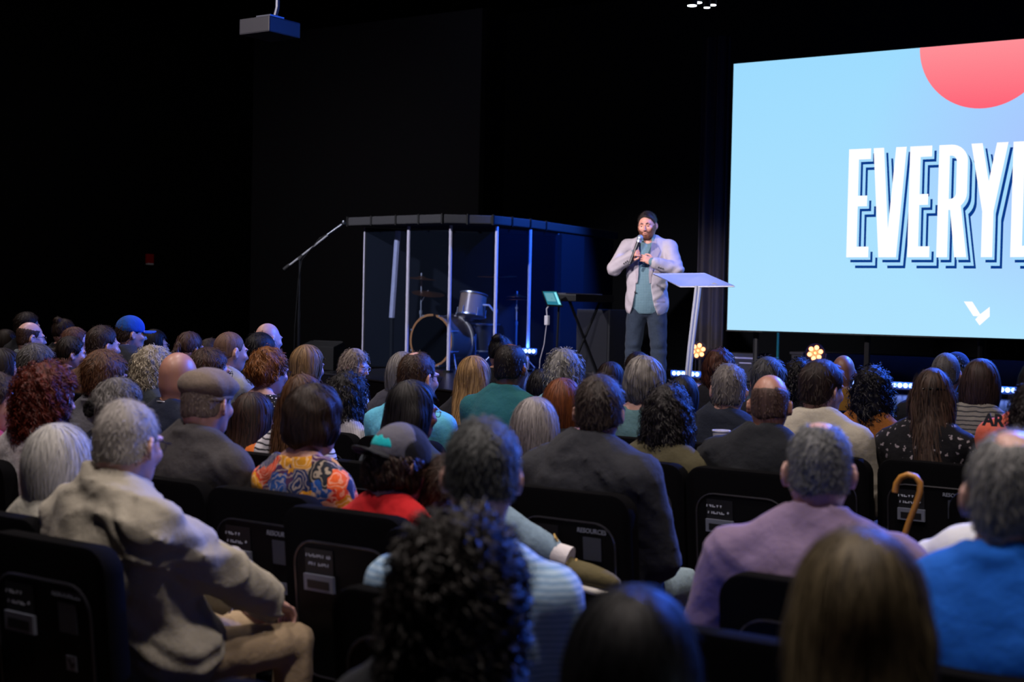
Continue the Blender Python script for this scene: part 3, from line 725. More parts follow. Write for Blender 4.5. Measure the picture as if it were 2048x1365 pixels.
# black drape beside the screen, in vertical folds
a, b = P(1398, 400, 16.2), P(1451, 400, 16.2); xs = np.linspace(a[0], b[0], 60); V = []
for x in xs:
    y = 16.2 + 0.05 * math.sin((x - a[0]) * 42) + 0.02 * math.sin((x - a[0]) * 97)
    V += [(x, y, STAGE), (x, y, 5.0), (x, y + 0.03, STAGE), (x, y + 0.03, 5.0)]
F = []
for i in range(59):
    q = i * 4; F += [(q, q + 4, q + 5, q + 1), (q + 2, q + 3, q + 7, q + 6)]
F += [(0, 1, 3, 2), (236, 238, 239, 237)]
tag(add_mesh('stage_drape', V, F, cloth('4a4346')), 'tall grey-brown drape hanging in folds beside the left edge of the screen', 'curtain')

# ------------------------------------------------------------------ stage
e0, e1 = PZ(735, 760.5, STAGE), PZ(884, 781, STAGE)
dx = (e1 - e0) / np.linalg.norm(e1 - e0)
front = [e0 - dx * 1.7, e1 + dx * 0.6]
poly = [(front[0][0], front[0][1]), (front[1][0], front[1][1]), (-6.0, 10.6), (-3.0, 10.6), (0.5, 10.9), (3.5, 11.4), (3.5, 19.9), (front[0][0] - 0.6, 19.9)]
t = NT('stage_floor'); v = t.coord(); n = t.noise(v, 3, 4); n2 = t.noise(v, 120, 2)
t.bsdf(t.mix(n, lin('17171c'), lin('24242c')), 0.28, 0.5, 0, n2, 0.05, 0.002)
m = MB(); m.prism(poly, 0.0, STAGE, 2); st = m.build('stage', t.m); tag(st, 'low dark stage platform with a smooth reflective top running across the front', 'stage')
m = MB()
for i in range(len(poly) - 3):
    a, b = np.array((*poly[i], STAGE + 0.004)), np.array((*poly[i + 1], STAGE + 0.004)); m.tube([a, b], 0.014, 6)
m.build('edge_trim', plain('303038', 0.4, 0.5), st, True)

# ------------------------------------------------------------------ led screen
SN = 14.6
tl, bl = P(1467, 128, SN), P(1455, 660, SN); SXL = (tl[0] + bl[0]) / 2; SZ1, SZ0 = tl[2], bl[2]
xc = P(1966, 300, SN)[0]; SW = 2 * (xc - SXL); SH = SZ1 - SZ0
scr = empty('led_screen', (SXL, SN, SZ0)); tag(scr, 'huge glowing pale blue screen with white block lettering behind the lectern', 'screen')
t = NT('screen_picture'); tc = t.n('ShaderNodeTexCoord'); sp_ = t.n('ShaderNodeSeparateXYZ'); t.l(tc.outputs['Object'], sp_.inputs[0])
gx = t.math('DIVIDE', sp_.outputs[0], SW); gz = t.math('DIVIDE', sp_.outputs[2], SH)
r2 = t.math('ADD', t.math('POWER', t.math('SUBTRACT', gx, 0.66), 2.0), t.math('POWER', t.math('MULTIPLY', t.math('SUBTRACT', gz, 0.62), 0.62), 2.0))
fac = t.math('MAXIMUM', t.math('SUBTRACT', 1.0, t.math('MULTIPLY', t.math('SQRT', r2), 2.6)), 0.0)
c0 = t.mix(gz, lin('b0e4ff'), lin('9edcff')); c1 = t.mix(fac, c0, lin('a9c2ff'))
e = t.n('ShaderNodeEmission'); t.l(c1, e.inputs[0]); e.inputs[1].default_value = 1.0; t.l(e.outputs[0], t.out.inputs[0])
m = MB(); m.box((SW / 2, 0.0, SH / 2), (SW, 0.004, SH)); m.build('picture', t.m, scr)
m = MB(); m.box((SW / 2, 0.055, SH / 2), (SW + 0.03, 0.10, SH + 0.03)); m.build('cabinet', plain('0a0a0c', 0.6), scr)
def scp(x, y): q = P(x, y, SN); return (q[0] - SXL, q[2] - SZ0)
def flat(name, polys, depth, mat, parent=scr):
    m = MB()
    for pg in polys: m.prism(pg, -0.003 - depth, -0.0025 - depth, 1)
    return m.build(name, mat, parent)
# lettering, built in letter units: width 1, height 1
def arc(cx, cz, rx, rz, a0, a1, n=10): return [(cx + rx * math.cos(math.radians(a0 + (a1 - a0) * i / n)), cz + rz * math.sin(math.radians(a0 + (a1 - a0) * i / n))) for i in range(n + 1)]
def ring(cx, cz, ro, ri, a0, a1, n=8):
    o, i_ = arc(cx, cz, *ro, a0, a1, n), arc(cx, cz, *ri, a0, a1, n); return [[o[k], o[k + 1], i_[k + 1], i_[k]] for k in range(n)]
def rect(x0, z0, x1, z1): return [(x0, z0), (x1, z0), (x1, z1), (x0, z1)]
def letter(ch, w, s=0.098, b=0.098):
    if ch == 'E': return [rect(0, 0, s, 1), rect(0, 0, w, b), rect(0, 1 - b, w, 1), rect(0, 0.47, w * 0.88, 0.47 + b)]
    if ch == 'V': return [[(0, 1), (s, 1), (w / 2 + 0.02, 0), (w / 2 - s * 0.85, 0)], [(w - s, 1), (w, 1), (w / 2 + s * 0.85, 0), (w / 2 - 0.02, 0)]]
    if ch == 'Y': return [[(0, 1), (s, 1), (w / 2 + s / 2, 0.40), (w / 2 - s / 2, 0.40)], [(w - s, 1), (w, 1), (w / 2 + s / 2, 0.40), (w / 2 - s / 2, 0.40)], rect(w / 2 - s / 2, 0, w / 2 + s / 2, 0.46)]
    if ch == 'A': return [[(0, 0), (s, 0), (w / 2 + 0.02, 1), (w / 2 - s * 0.85, 1)], [(w - s, 0), (w, 0), (w / 2 + s * 0.85, 1), (w / 2 - 0.02, 1)], rect(w * 0.25, 0.2, w * 0.75, 0.2 + b)]
    r = min(w - s, 0.15)
    if ch == 'D': return [rect(0, 0, s, 1), rect(0, 0, w - r, b), rect(0, 1 - b, w - r, 1), rect(w - s, r, w, 1 - r)] + ring(w - r, r, (r, r), (r - s, r - b), -90, 0) + ring(w - r, 1 - r, (r, r), (r - s, r - b), 0, 90)
    if ch == 'R': return [rect(0, 0, s, 1), rect(0, 1 - b, w - r, 1), rect(0, 0.42, w - r, 0.42 + b), rect(w - s, 0.42 + r, w, 1 - r)] + ring(w - r, 0.42 + r, (r, r), (r - s, r - b), -90, 0) + ring(w - r, 1 - r, (r, r), (r - s, r - b), 0, 90) + [[(w * 0.42, 0.46), (w * 0.42 + s, 0.46), (w + 0.01, 0), (w - s, 0)]]
zt, zb = scp(1700, 299)[1], scp(1696, 515)[1]; LH = zt - zb
xl = lambda x: scp(x, 400)[0]
words = [('E', 1696, 1740), ('V', 1745, 1811), ('E', 1818, 1862), ('R', 1876, 1934), ('Y', 1940, 2014), ('D', 2024, 2084), ('A', 2090, 2164), ('Y', 2158, 2236)]
px = (xl(1905) - xl(1895)) / 10
NAVY, SKY, WHT = emit('0a3a8a', 1.0), emit('a6dcff', 1.0), emit('fdfdff', 1.05)
for ch, x0, x1 in words:
    w_ = (xl(x1) - xl(x0)) / LH; shp = letter(ch, w_)
    for li, (ox, oy, mt, nm) in enumerate(((19.5, 22.5, NAVY, 'letter_shadow'), (15.0, 17.0, SKY, 'letter_gap'), (9.0, 10.5, NAVY, 'letter_shadow'), (4.5, 5.2, SKY, 'letter_gap'), (0, 0, WHT, 'letter'))):
        flat(nm, [[(xl(x0) + a * LH + ox * px, zb + c * LH - oy * px) for a, c in pg] for pg in shp], 0.001 * li, mt)
q = scp(1966, 217); topz = SH; rad = SH - q[1]
t = NT('screen_red'); tc = t.n('ShaderNodeTexCoord'); s2 = t.n('ShaderNodeSeparateXYZ'); t.l(tc.outputs['Object'], s2.inputs[0])
g = t.math('DIVIDE', t.math('SUBTRACT', SH, s2.outputs[2]), rad)
e = t.n('ShaderNodeEmission'); t.l(t.mix(g, lin('ff9098'), lin('ff6478')), e.inputs[0]); t.l(e.outputs[0], t.out.inputs[0])
flat('red_disc', [[(q[0] + rad * math.cos(a), SH + rad * math.sin(a)) for a in np.linspace(-math.pi, 0, 40)]], 0.001, t.m)
cp = lambda x, y: scp(1400 + x / 3.16, 460 + y / 3.16)
flat('bird_emblem', [[cp(*p) for p in ((1668, 453), (1722, 454), (1772, 533), (1754, 547), (1728, 545))], [cp(*p) for p in ((1772, 533), (1832, 487), (1832, 548), (1768, 605), (1740, 567), (1757, 547))]], 0.002, WHT)

# legs and base under the screen
m = MB()
blackm = plain('0c0d12', 0.6, 0.4)
for i, xp in enumerate((1512, 1735, 1962)):
    p = P(xp, 690, SN + 0.25); m = MB(); m.tube([(p[0], p[1], STAGE), (p[0], p[1], SZ0 + 0.06)], 0.035, 8); m.tube([(p[0] - 0.16, p[1] + 0.1, STAGE + 0.02), (p[0] + 0.16, p[1] + 0.1, STAGE + 0.02)], 0.02, 6); m.tube([(p[0], p[1], STAGE + 0.35), (p[0] + 0.02, p[1] + 0.3, STAGE + 0.02)], 0.015, 6)
    tag(m.build('screen_leg', blackm, None, True), ('left', 'middle', 'right')[i] + ' one of three dark metal legs holding up the big screen', 'stand', 'legs under the screen')
a, b = P(1580, 715, 16.9), P(2200, 740, 16.9)
m = MB(); m.box(((a[0] + b[0]) / 2, 17.2, STAGE + 0.16), (b[0] - a[0], 0.5, 0.32)); m.box(((a[0] + b[0]) / 2, 17.2, STAGE + 0.335), (b[0] - a[0] + 0.04, 0.54, 0.03))
tag(m.build('stage_riser', plain('3a3a40', 0.8, 0.2)), 'long low grey riser on the stage floor behind the screen legs', 'riser')

# ------------------------------------------------------------------ stage floor lights
def led_bar(px_, py_, dep, z, n, label, on=True, yaw=0.0):
    c = PD(px_, py_, dep); z = c[2] if z is None else z; r = empty('led_bar', (c[0], c[1], z - 0.05), yaw); tag(r, label, 'stage light', 'blue led bars on the stage floor')
    L = 0.062 * n + 0.04; m = MB(); m.box((0, 0.03, 0.05), (L, 0.07, 0.085)); m.build('housing', blackm, r, bevel=0.006)
    for s in (-1, 1):
        m = MB(); m.box((s * L * 0.42, 0.03, 0.0), (0.03, 0.10, 0.02)); m.build('foot', blackm, r)
    for i in range(n):
        m = MB(); m.lathe([(0.0, -0.016), (0.020, -0.012), (0.027, 0.0), (0.027, 0.012)], (-L / 2 + 0.05 + 0.062 * i, -0.008, 0.055), 'y', 12); m.build('lens', emit('7f9cff', 6.0), r, True)
    l = bpy.data.lights.new('led_bar_light', 'AREA'); l.shape = 'RECTANGLE'; l.size = L; l.size_y = 0.05; l.energy = 9 * n / 8; l.color = (0.04, 0.16, 1.0); l.spread = math.radians(150)
    o = bpy.data.objects.new('led_bar_light', l); COL.objects.link(o); o.parent = r; o.location = (0, -0.05, 0.07); o.rotation_euler = (math.radians(98), 0, 0)
led_bar(1048, 703, 18.6, None, 6, 'short blue light bar just right of the drum enclosure, three lamps showing')
led_bar(1372, 737, 17.0, STAGE + 0.09, 6, 'blue light bar on the stage floor behind the speaker and lectern stem')
led_bar(1545, 750, 16.2, STAGE + 0.09, 8, 'blue light bar mostly hidden behind the man with swept-back dark hair')
led_bar(1700, 757, 15.9, STAGE + 0.09, 8, 'blue light bar between the bald man and the woman with black curls')
led_bar(1795, 762, 15.4, STAGE + 0.09, 10, 'blue light bar right of the woman with black curly hair')
led_bar(2010, 774, 14.9, STAGE + 0.09, 12, 'rightmost blue light bar near the edge of the picture')
def par_light(px_, py_, dep, label):
    c = PD(px_, py_, dep); r = empty('par_light', (c[0], c[1], STAGE)); tag(r, label, 'stage light', 'amber flower-shaped stage lights'); z = c[2] - STAGE
    m = MB(); m.box((0, 0.05, 0.015), (0.22, 0.16, 0.03)); m.build('base', blackm, r, bevel=0.006)
    m = MB(); m.tube([(-0.13, 0.05, 0.03), (-0.14, 0.05, z), ], 0.012, 6); m.tube([(0.13, 0.05, 0.03), (0.14, 0.05, z)], 0.012, 6); m.build('yoke', blackm, r, True)
    M_ = Matrix.Rotation(math.radians(-28), 3, 'Z') 
    hd = MB(); hd.lathe([(0.0, 0.14), (0.07, 0.13), (0.10, 0.05), (0.115, -0.02), (0.115, -0.045), (0.105, -0.045), (0.10, -0.03), (0.0, -0.03)], (0, 0, 0), 'y', 20)
    h = hd.build('head', blackm, r, True); h.location = (0, 0.04, z); h.rotation_euler = (math.radians(-6), 0, math.radians(28))
    for i in range(7):
        a = math.radians(60 * i + 15); rr = 0.066 if i < 6 else 0.0
        lm_ = MB(); lm_.lathe([(0.0, -0.014), (0.019, -0.010), (0.026, 0.002), (0.026, 0.012)], (rr * math.cos(a), -0.036, rr * math.sin(a)), 'y', 12)
        lm_.build('lens', emit('ff9a62', 5.0) if i < 6 else plain('201008', 0.3), h, True)
    l = bpy.data.lights.new('par_lamp', 'SPOT'); l.energy = 25; l.color = (1, 0.35, 0.12); l.spot_size = math.radians(60); l.shadow_soft_size = 0.06
    o = bpy.data.objects.new('par_lamp', l); COL.objects.link(o); o.parent = h; o.location = (0, -0.09, 0); o.rotation_euler = (math.radians(90), 0, 0)
par_light(1393, 702, 17.6, 'amber six-lamp stage light behind the lectern stem')
par_light(1627, 707, 16.6, 'amber six-lamp stage light under the screen, above the cream-jacketed man')
# cyan pole far back, small box with pale stripe
c = PD(1556, 690, 18.2); m = MB(); m.tube([(c[0], c[1], STAGE), (c[0], c[1], STAGE + 0.85)], 0.018, 8); m.tube([(c[0] - 0.15, c[1], STAGE + 0.012), (c[0] + 0.15, c[1], STAGE + 0.012)], 0.015, 6); m.tube([(c[0], c[1] - 0.15, STAGE + 0.012), (c[0], c[1] + 0.15, STAGE + 0.012)], 0.015, 6)
tag(m.build('stand_pole', plain('2c8c96', 0.35, 0.5, 0.4), None, True), 'thin teal metal pole standing under the screen behind the front rows', 'stand')
c = PD(1488, 735, 17.4); r = empty('floor_amplifier', (c[0], c[1], STAGE)); tag(r, 'flat black equipment box with a pale stripe on the stage floor under the screen corner', 'amplifier')
m = MB(); m.box((0, 0, 0.18), (0.5, 0.35, 0.34)); m.build('body', blackm, r, bevel=0.01)
m = MB(); m.box((0.02, -0.178, 0.29), (0.40, 0.006, 0.018)); m.build('strip', plain('9a9aa4', 0.4), r)
m = MB(); m.box((0.10, -0.178, 0.23), (0.16, 0.006, 0.012)); m.build('badge', plain('b0b0b8', 0.4), r)

# ------------------------------------------------------------------ drum enclosure
chrome = plain('b8bcc8', 0.22, 0.6, 0.35, 0.05); dark = plain('0b0c10', 0.7, 0.3); steel = plain('50545e', 0.3, 0.5, 0.8)
seams = [(727, 19.0), (815, 18.4), (899, 17.95), (991, 18.0), (1058, 18.6), (1114, 19.4)]
pts = [PD(x, 600, d)[:2] for x, d in seams]
ZT = STAGE + 1.86
cage = empty('drum_enclosure', (*pts[2], STAGE)); tag(cage, 'clear panelled drum shield with a dark foam lid standing on the stage', 'drum shield')
O2 = np.array([*pts[2], STAGE])
t = NT('acrylic'); g = t.n('ShaderNodeBsdfGlossy'); g.inputs['Roughness'].default_value = 0.03; tr = t.n('ShaderNodeBsdfTransparent'); tr.inputs[0].default_value = (0.86, 0.90, 0.97, 1)
lw_ = t.n('ShaderNodeLayerWeight'); fr_ = t.math('ADD', t.math('MULTIPLY', t.math('POWER', lw_.outputs['Facing'], 4.0), 0.5), 0.03); ms = t.n('ShaderNodeMixShader'); t.l(fr_, ms.inputs[0]); t.l(tr.outputs[0], ms.inputs[1]); t.l(g.outputs[0], ms.inputs[2])
df = t.n('ShaderNodeBsdfDiffuse'); df.inputs[0].default_value = (0.25, 0.35, 0.6, 1); m2 = t.n('ShaderNodeMixShader'); m2.inputs[0].default_value = 0.008; t.l(ms.outputs[0], m2.inputs[1]); t.l(df.outputs[0], m2.inputs[2]); t.l(m2.outputs[0], t.out.inputs[0]); ACR = t.m
L3 = lambda p, z: np.array([p[0], p[1], z]) - O2
strip = plain('c4c2dc', 0.35, 0.5)
for i in range(5):
    a, b = pts[i], pts[i + 1]; d = (b - a) / np.linalg.norm(b - a); nrm = np.array([d[1], -d[0]]) * 0.004
    m = MB(); q = [a + nrm, b + nrm, b - nrm, a - nrm]; m.add([L3(p, STAGE + 0.03) for p in q] + [L3(p, ZT) for p in q], [(0, 1, 2, 3), (7, 6, 5, 4), (0, 4, 5, 1), (1, 5, 6, 2), (2, 6, 7, 3), (3, 7, 4, 0)]); m.build('panel', ACR, cage)
for i, p in enumerate(pts):
    w_ = 0.022 if i not in (0, 5) else 0.012
    m = MB(); m.tube([L3(p, STAGE + 0.0), L3(p, ZT)], w_, 8); m.build('post', strip if i < 5 else plain('6a6a72', 0.4), cage, True)
    m = MB(); m.box(L3(p, STAGE + 0.015), (0.10, 0.08, 0.03)); m.build('foot', dark, cage)
cen = np.mean(pts, 0) + np.array([0.2, 1.2])
bk = [pts[5] + np.array([-0.3, 1.9]), pts[0] + np.array([1.0, 2.2])]
outline = [cen + (p - cen) * 1.10 for p in list(pts) + bk]
m = MB(); m.prism([(p[0] - O2[0], p[1] - O2[1]) for p in outline], ZT + 0.02 - STAGE, ZT + 0.13 - STAGE, 2); m.build('lid', plain('3e3e42', 0.95, 0.1, 0, 0.4, 160), cage, bevel=0.015)
for i in range(5):
    a, b = outline[i], outline[i + 1]
    for f in (0.0, 0.5):
        q = a + (b - a) * f; m = MB(); m.box(np.array([q[0], q[1], ZT + 0.075]) - O2, (0.025, 0.025, 0.13)); m.build('lid_joint', dark, cage)
m = MB()
for a, b in ((pts[5], bk[0]), (bk[0], bk[1]), (bk[1], pts[0])):
    d = (b - a) / np.linalg.norm(b - a); nrm = np.array([d[1], -d[0]]) * 0.04
    q = [a + nrm, b + nrm, b - nrm, a - nrm]; m = MB(); m.add([L3(p, STAGE) for p in q] + [L3(p, ZT) for p in q], [(0, 1, 2, 3), (7, 6, 5, 4), (0, 4, 5, 1), (1, 5, 6, 2), (2, 6, 7, 3), (3, 7, 4, 0)]); m.build('acoustic_panel', plain('23262e', 0.95, 0.1, 0, 0.3, 80), cage)
a, b = PD(796, 462, 18.9), PD(784, 636, 18.9); m = MB(); d = np.array([0.055, 0.04, 0])
m.tube([a - O2, b - O2], 0.04, 8); m.build('rear_post', strip, cage, True)
m = MB(); m.tube([np.array([b[0], b[1], STAGE]) - O2, b - O2], 0.03, 8); m.build('rear_post_foot', dark, cage, True)
a, b = pts[5] + np.array([0.02, -0.02]), PD(1160, 600, 19.9)[:2]; d = (b - a) / np.linalg.norm(b - a); nrm = np.array([d[1], -d[0]]) * 0.05
q = [a + nrm, b + nrm, b - nrm, a - nrm]; m = MB(); m.add([L3(p, STAGE) for p in q] + [L3(p, ZT - 0.02) for p in q], [(0, 1, 2, 3), (7, 6, 5, 4), (0, 4, 5, 1), (1, 5, 6, 2), (2, 6, 7, 3), (3, 7, 4, 0)]); m.build('acoustic_panel', plain('1e2430', 0.95, 0.1, 0, 0.3, 80), cage)

# drum kit (faces the seats, -Y)
def drum(name, c, R, depth, label, axis='y', hoop='c98a55', shell='6a5a52', hw=0.04, lugs=8):
    r = empty(name, c); tag(r, label, 'drum')
    s = depth / 2; rot = (0, 0, 0) if axis == 'y' else axis
    def B(m, nm, mat, sm=True, par=None):
        o = m.build(nm, mat, par or r, sm)
        if axis != 'y' and par is None: o.rotation_euler = axis
        return o
    m = MB(); m.lathe([(R * 0.96, -s), (R * 0.96, s)], (0, 0, 0), 'y', 36); B(m, 'shell', plain(shell, 0.3, 0.5, 0.1))
    for sg, hm_ in ((-1, hoop), (1, hoop if hoop != 'c98a55' else 'd0c4b8')):
        m = MB(); m.lathe([(R * 0.95, sg * s - hw / 2), (R * 1.03, sg * s - hw / 2), (R * 1.03, sg * s + hw / 2), (R * 0.95, sg * s + hw / 2), (R * 0.95, sg * s - hw / 2)], (0, 0, 0), 'y', 40); B(m, 'hoop', plain(hm_, 0.35, 0.5, 0.9 if hm_ == 'b8bcc8' else 0.0))
        m = MB(); m.lathe([(0.0, sg * s - 0.004), (R * 0.95, sg * s - 0.004), (R * 0.95, sg * s + 0.004), (0.0, sg * s + 0.004)], (0, 0, 0), 'y', 32); B(m, 'drumhead', plain('14161c', 0.35, 0.5) if hoop == 'c98a55' else plain('8a7a70', 0.5))
    for i in range(lugs):
        a = 2 * math.pi * (i + 0.5) / lugs; m = MB(); m.tube([(R * 1.03 * math.cos(a), -s - hw * 0.6, R * 1.03 * math.sin(a)), (R * 1.04 * math.cos(a), -s * 0.35, R * 1.04 * math.sin(a))], 0.006, 6); m.box((R * 1.03 * math.cos(a), -s, R * 1.03 * math.sin(a)), (0.022, hw * 1.3, 0.022)); B(m, 'lug', chrome)
    return r
kc = PD(866, 686, 18.9); kR = 0.345
kick = drum('bass_drum', (kc[0], kc[1] + 0.2, STAGE + kR + 0.03), kR, 0.46, 'large bass drum with a wooden front hoop behind the clear panels')
for s in (-1, 1):
    m = MB(); m.tube([(s * kR * 0.8, -0.1, -kR * 0.5), (s * kR * 1.15, -0.2, -kR - 0.025)], 0.010, 6); m.build('spur', chrome, kick, True)
tc_ = PD(936, 610, 18.9); tom = drum('rack_tom', (tc_[0], tc_[1] + 0.1, tc_[2]), 0.185, 0.29, 'brown-grey rack tom with chrome lugs mounted above the bass drum', (math.radians(78), 0, 0), 'b8bcc8', 'a08878', 0.02, 6)
m = MB(); m.tube([(0.17, 0.0, 0), (0.26, 0.02, 0.0), (0.34, 0.05, -0.1), (0.34, 0.05, STAGE - tc_[2] + 0.02)], 0.016, 8); m.tube([(0.34, 0.05, STAGE - tc_[2] + 0.25), (0.18, -0.1, STAGE - tc_[2] + 0.012)], 0.01, 6); m.tube([(0.34, 0.05, STAGE - tc_[2] + 0.25), (0.5, -0.1, STAGE - tc_[2] + 0.012)], 0.01, 6); m.build('tom_stand', chrome, tom, True)
sc_ = PD(970, 668, 19.3); sn = drum('floor_tom', (sc_[0], sc_[1], STAGE + 0.42), 0.2, 0.36, 'dark floor tom half hidden behind the bass drum and posts', (math.radians(90), 0, 0), 'b8bcc8', '2a2a30', 0.02, 6)
for i in range(3):
    a = 2.1 * i + 0.5; m = MB(); m.tube([(0.21 * math.cos(a), 0.21 * math.sin(a), -0.41), (0.21 * math.cos(a), 0.21 * math.sin(a), 0.05)], 0.009, 6); m.build('leg', chrome, sn, True)
brass = plain('a06a44', 0.28, 0.6, 0.85, 0.2)
def cymbal(px_, py_, dep, R, label, tilt=(0.0, 0.0), lower=None, hh=False):
    c = PD(px_, py_, dep); r = empty('cymbal_stand', (c[0], c[1], STAGE)); tag(r, label, 'cymbal', 'cymbals inside the drum enclosure'); z = c[2] - STAGE
    m = MB(); m.tube([(0, 0, 0.22), (0, 0, z * 0.62)], 0.015, 8); m.tube([(0, 0, z * 0.6), (0, 0, z + 0.05)], 0.010, 8); m.lathe([(0.022, z * 0.6), (0.022, z * 0.6 + 0.05)], (0, 0, 0), 'z', 10); m.lathe([(0.02, z * 0.82), (0.02, z * 0.82 + 0.035)], (0, 0, 0), 'z', 10)
    m.lathe([(0.012, z + 0.03), (0.014, z + 0.06), (0.004, z + 0.075)], (0, 0, 0), 'z', 8); m.build('pole', chrome, r, True)
    for i in range(3):
        a = 2 * math.pi * i / 3 + 0.4; m = MB(); m.tube([(0, 0, 0.30), (0.27 * math.cos(a), 0.27 * math.sin(a), 0.012)], 0.009, 6); m.build('leg', chrome, r, True)
    for kz in ((0.0,) if not hh else (0.0, -0.04)):
        m = MB(); m.lathe([(0.012, 0.030), (0.035, 0.028), (0.055, 0.014), (R * 0.6, 0.004), (R, -0.008), (R, -0.011), (R * 0.6, 0.001), (0.05, 0.009), (0.012, 0.024)], (0, 0, 0), 'z', 32); o = m.build('cymbal', brass, r, True); o.location = (0, 0, z + kz); o.rotation_euler = (tilt[0], tilt[1], 0)
    if lower:
        m = MB(); m.lathe([(0.012, 0.03), (0.05, 0.014), (lower[1], -0.006), (lower[1], -0.009), (0.05, 0.008)], (0, 0, 0), 'z', 28); o = m.build('cymbal', brass, r, True); o.location = (lower[2], 0, z - lower[0]); o.rotation_euler = (0.1, 0.18, 0)
        m = MB(); m.tube([(0, 0, z - lower[0] - 0.12), (lower[2], 0, z - lower[0] + 0.04)], 0.008, 6); m.build('boom', chrome, r, True)
    return r
cymbal(843, 557, 19.1, 0.20, 'tall cymbal stand with two cymbals left of the rack tom', (0.0, 0.10), (0.20, 0.22, 0.12))
cymbal(994, 552, 19.3, 0.27, 'wide thin cymbal behind the bluish enclosure post', (0.06, 0.02))
cymbal(1034, 593, 19.6, 0.15, 'pair of hi-hat cymbals at the right end of the drum kit', (0.0, 0.0), None, True)
# overhead microphone boom in the enclosure
c = PD(800, 505, 20.0); e_ = PD(895, 490, 19.3); r = empty('overhead_microphone', (c[0], c[1], STAGE)); tag(r, 'thin microphone boom reaching over the drums inside the enclosure', 'microphone stand')
o_ = np.array([c[0], c[1], STAGE]); m = MB(); m.tube([(0, 0, 0.0), (0, 0, c[2] - STAGE)], 0.010, 6); m.tube([(-0.15, 0, 0.012), (0.15, 0, 0.012)], 0.010, 6); m.tube([(0, -0.15, 0.012), (0, 0.15, 0.012)], 0.010, 6); m.build('pole', steel, r, True)
m = MB(); m.tube([PD(776, 510, 20.1) - o_, e_ - o_], 0.008, 6); m.build('boom', steel, r, True)
m = MB(); m.tube([e_ - o_, e_ - o_ + np.array([0.06, -0.04, -0.07])], 0.014, 8); m.build('capsule', dark, r, True)

# ------------------------------------------------------------------ vocal microphone on a boom stand
c = PD(600, 517, 16.8); o_ = np.array([c[0], c[1], STAGE]); r = empty('microphone_stand', o_); tag(r, 'tall boom microphone stand tilted up to the right beside the drum enclosure', 'microphone stand')
m = MB(); m.tube([(0, 0, 0.02), (0, 0, (c[2] - STAGE) * 0.55)], 0.016, 8); m.tube([(0, 0, (c[2] - STAGE) * 0.5), (0, 0, c[2] - STAGE)], 0.011, 8); m.build('pole', plain('2a2c34', 0.3, 0.5, 0.6), r, True)
for i in range(3):
    a = 2.1 * i + 0.6; m = MB(); m.tube([(0, 0, 0.10), (0.3 * math.cos(a), 0.3 * math.sin(a), 0.012)], 0.010, 6); m.build('leg', dark, r, True)
p0, p1 = PD(575, 534, 16.9) - o_, PD(668, 461, 16.6) - o_
m = MB(); m.tube([p0, p1], 0.012, 8); m.build('boom', chrome, r, True)
m = MB(); m.tube([PD(568, 540, 16.9) - o_, PD(580, 530, 16.9) - o_], 0.026, 10); m.build('counterweight', dark, r, True)
m = MB(); m.tube([PD(598, 520, 16.8) - o_, PD(606, 512, 16.8) - o_], 0.026, 10); m.build('clutch', dark, r, True)
m = MB(); m.tube([PD(655, 470, 16.6) - o_, PD(684, 450, 16.6) - o_], [0.016, 0.022], 10); m.lathe([(0.0, -0.03), (0.024, -0.02), (0.028, 0.0), (0.020, 0.025), (0, 0.03)], PD(688, 446, 16.6) - o_, 'z', 12); m.build('microphone', steel, r, True)
pc = [PD(662, 466, 16.6), PD(640, 476, 16.6), PD(622, 498, 16.7), PD(604, 520, 16.75), PD(597, 560, 16.8), PD(590, 650, 16.8)]
m = MB(); m.tube([q - o_ for q in pc] + [np.array([-0.06, -0.02, 0.02])], 0.006, 6); m.build('cable', dark, r, True)

# ------------------------------------------------------------------ tablet on a stand, keyboard, monitors
c = PD(1104, 597, 17.0); o_ = np.array([c[0], c[1], STAGE]); r = empty('tablet_stand', o_); tag(r, 'black floor stand holding up the lit tablet right of the drum enclosure', 'stand')
m = MB(); m.tube([PD(1118, 606, 17.05) - o_, np.array([0.02, 0.08, 0.02])], 0.012, 8); m.build('pole', dark, r, True)
m = MB(); m.lathe([(0.16, 0.0), (0.16, 0.015), (0.03, 0.03)], (0.02, 0.08, 0), 'z', 20); m.build('base', dark, r, True)
tb = empty('tablet', c); tag(tb, 'tablet with a glowing teal screen, tilted on its stand', 'tablet')
qd = [PD(*p) - c for p in ((1083, 582, 17.15), (1114, 582, 17.15), (1126, 613, 16.85), (1094, 611, 16.85))]
nrm = np.cross(qd[1] - qd[0], qd[3] - qd[0]); nrm /= np.linalg.norm(nrm); nrm = -nrm if np.dot(nrm, FW) < 0 else nrm
m = MB(); m.add(qd + [q + nrm * 0.012 for q in qd], [(0, 1, 2, 3), (7, 6, 5, 4), (0, 4, 5, 1), (1, 5, 6, 2), (2, 6, 7, 3), (3, 7, 4, 0)]); m.build('body', dark, tb)
lerp = lambda u, v: (qd[0] * (1 - u) + qd[1] * u) * (1 - v) + (qd[3] * (1 - u) + qd[2] * u) * v - nrm * 0.002
def patch(nm, u0, v0, u1, v1, mat, off=0.0):
    q = [lerp(u0, v0) - nrm * off, lerp(u1, v0) - nrm * off, lerp(u1, v1) - nrm * off, lerp(u0, v1) - nrm * off]
    m = MB(); m.add(q + [a + nrm * 0.0015 for a in q], [(0, 1, 2, 3), (7, 6, 5, 4), (0, 4, 5, 1), (1, 5, 6, 2), (2, 6, 7, 3), (3, 7, 4, 0)]); return m.build(nm, mat, tb)
patch('display', 0.06, 0.06, 0.94, 0.94, emit('2f86a0', 0.8)); patch('text_column', 0.12, 0.16, 0.68, 0.72, emit('6fb4c4', 0.8), 0.001); patch('bright_column', 0.76, 0.12, 0.90, 0.9, emit('8ff0ff', 1.0), 0.001)
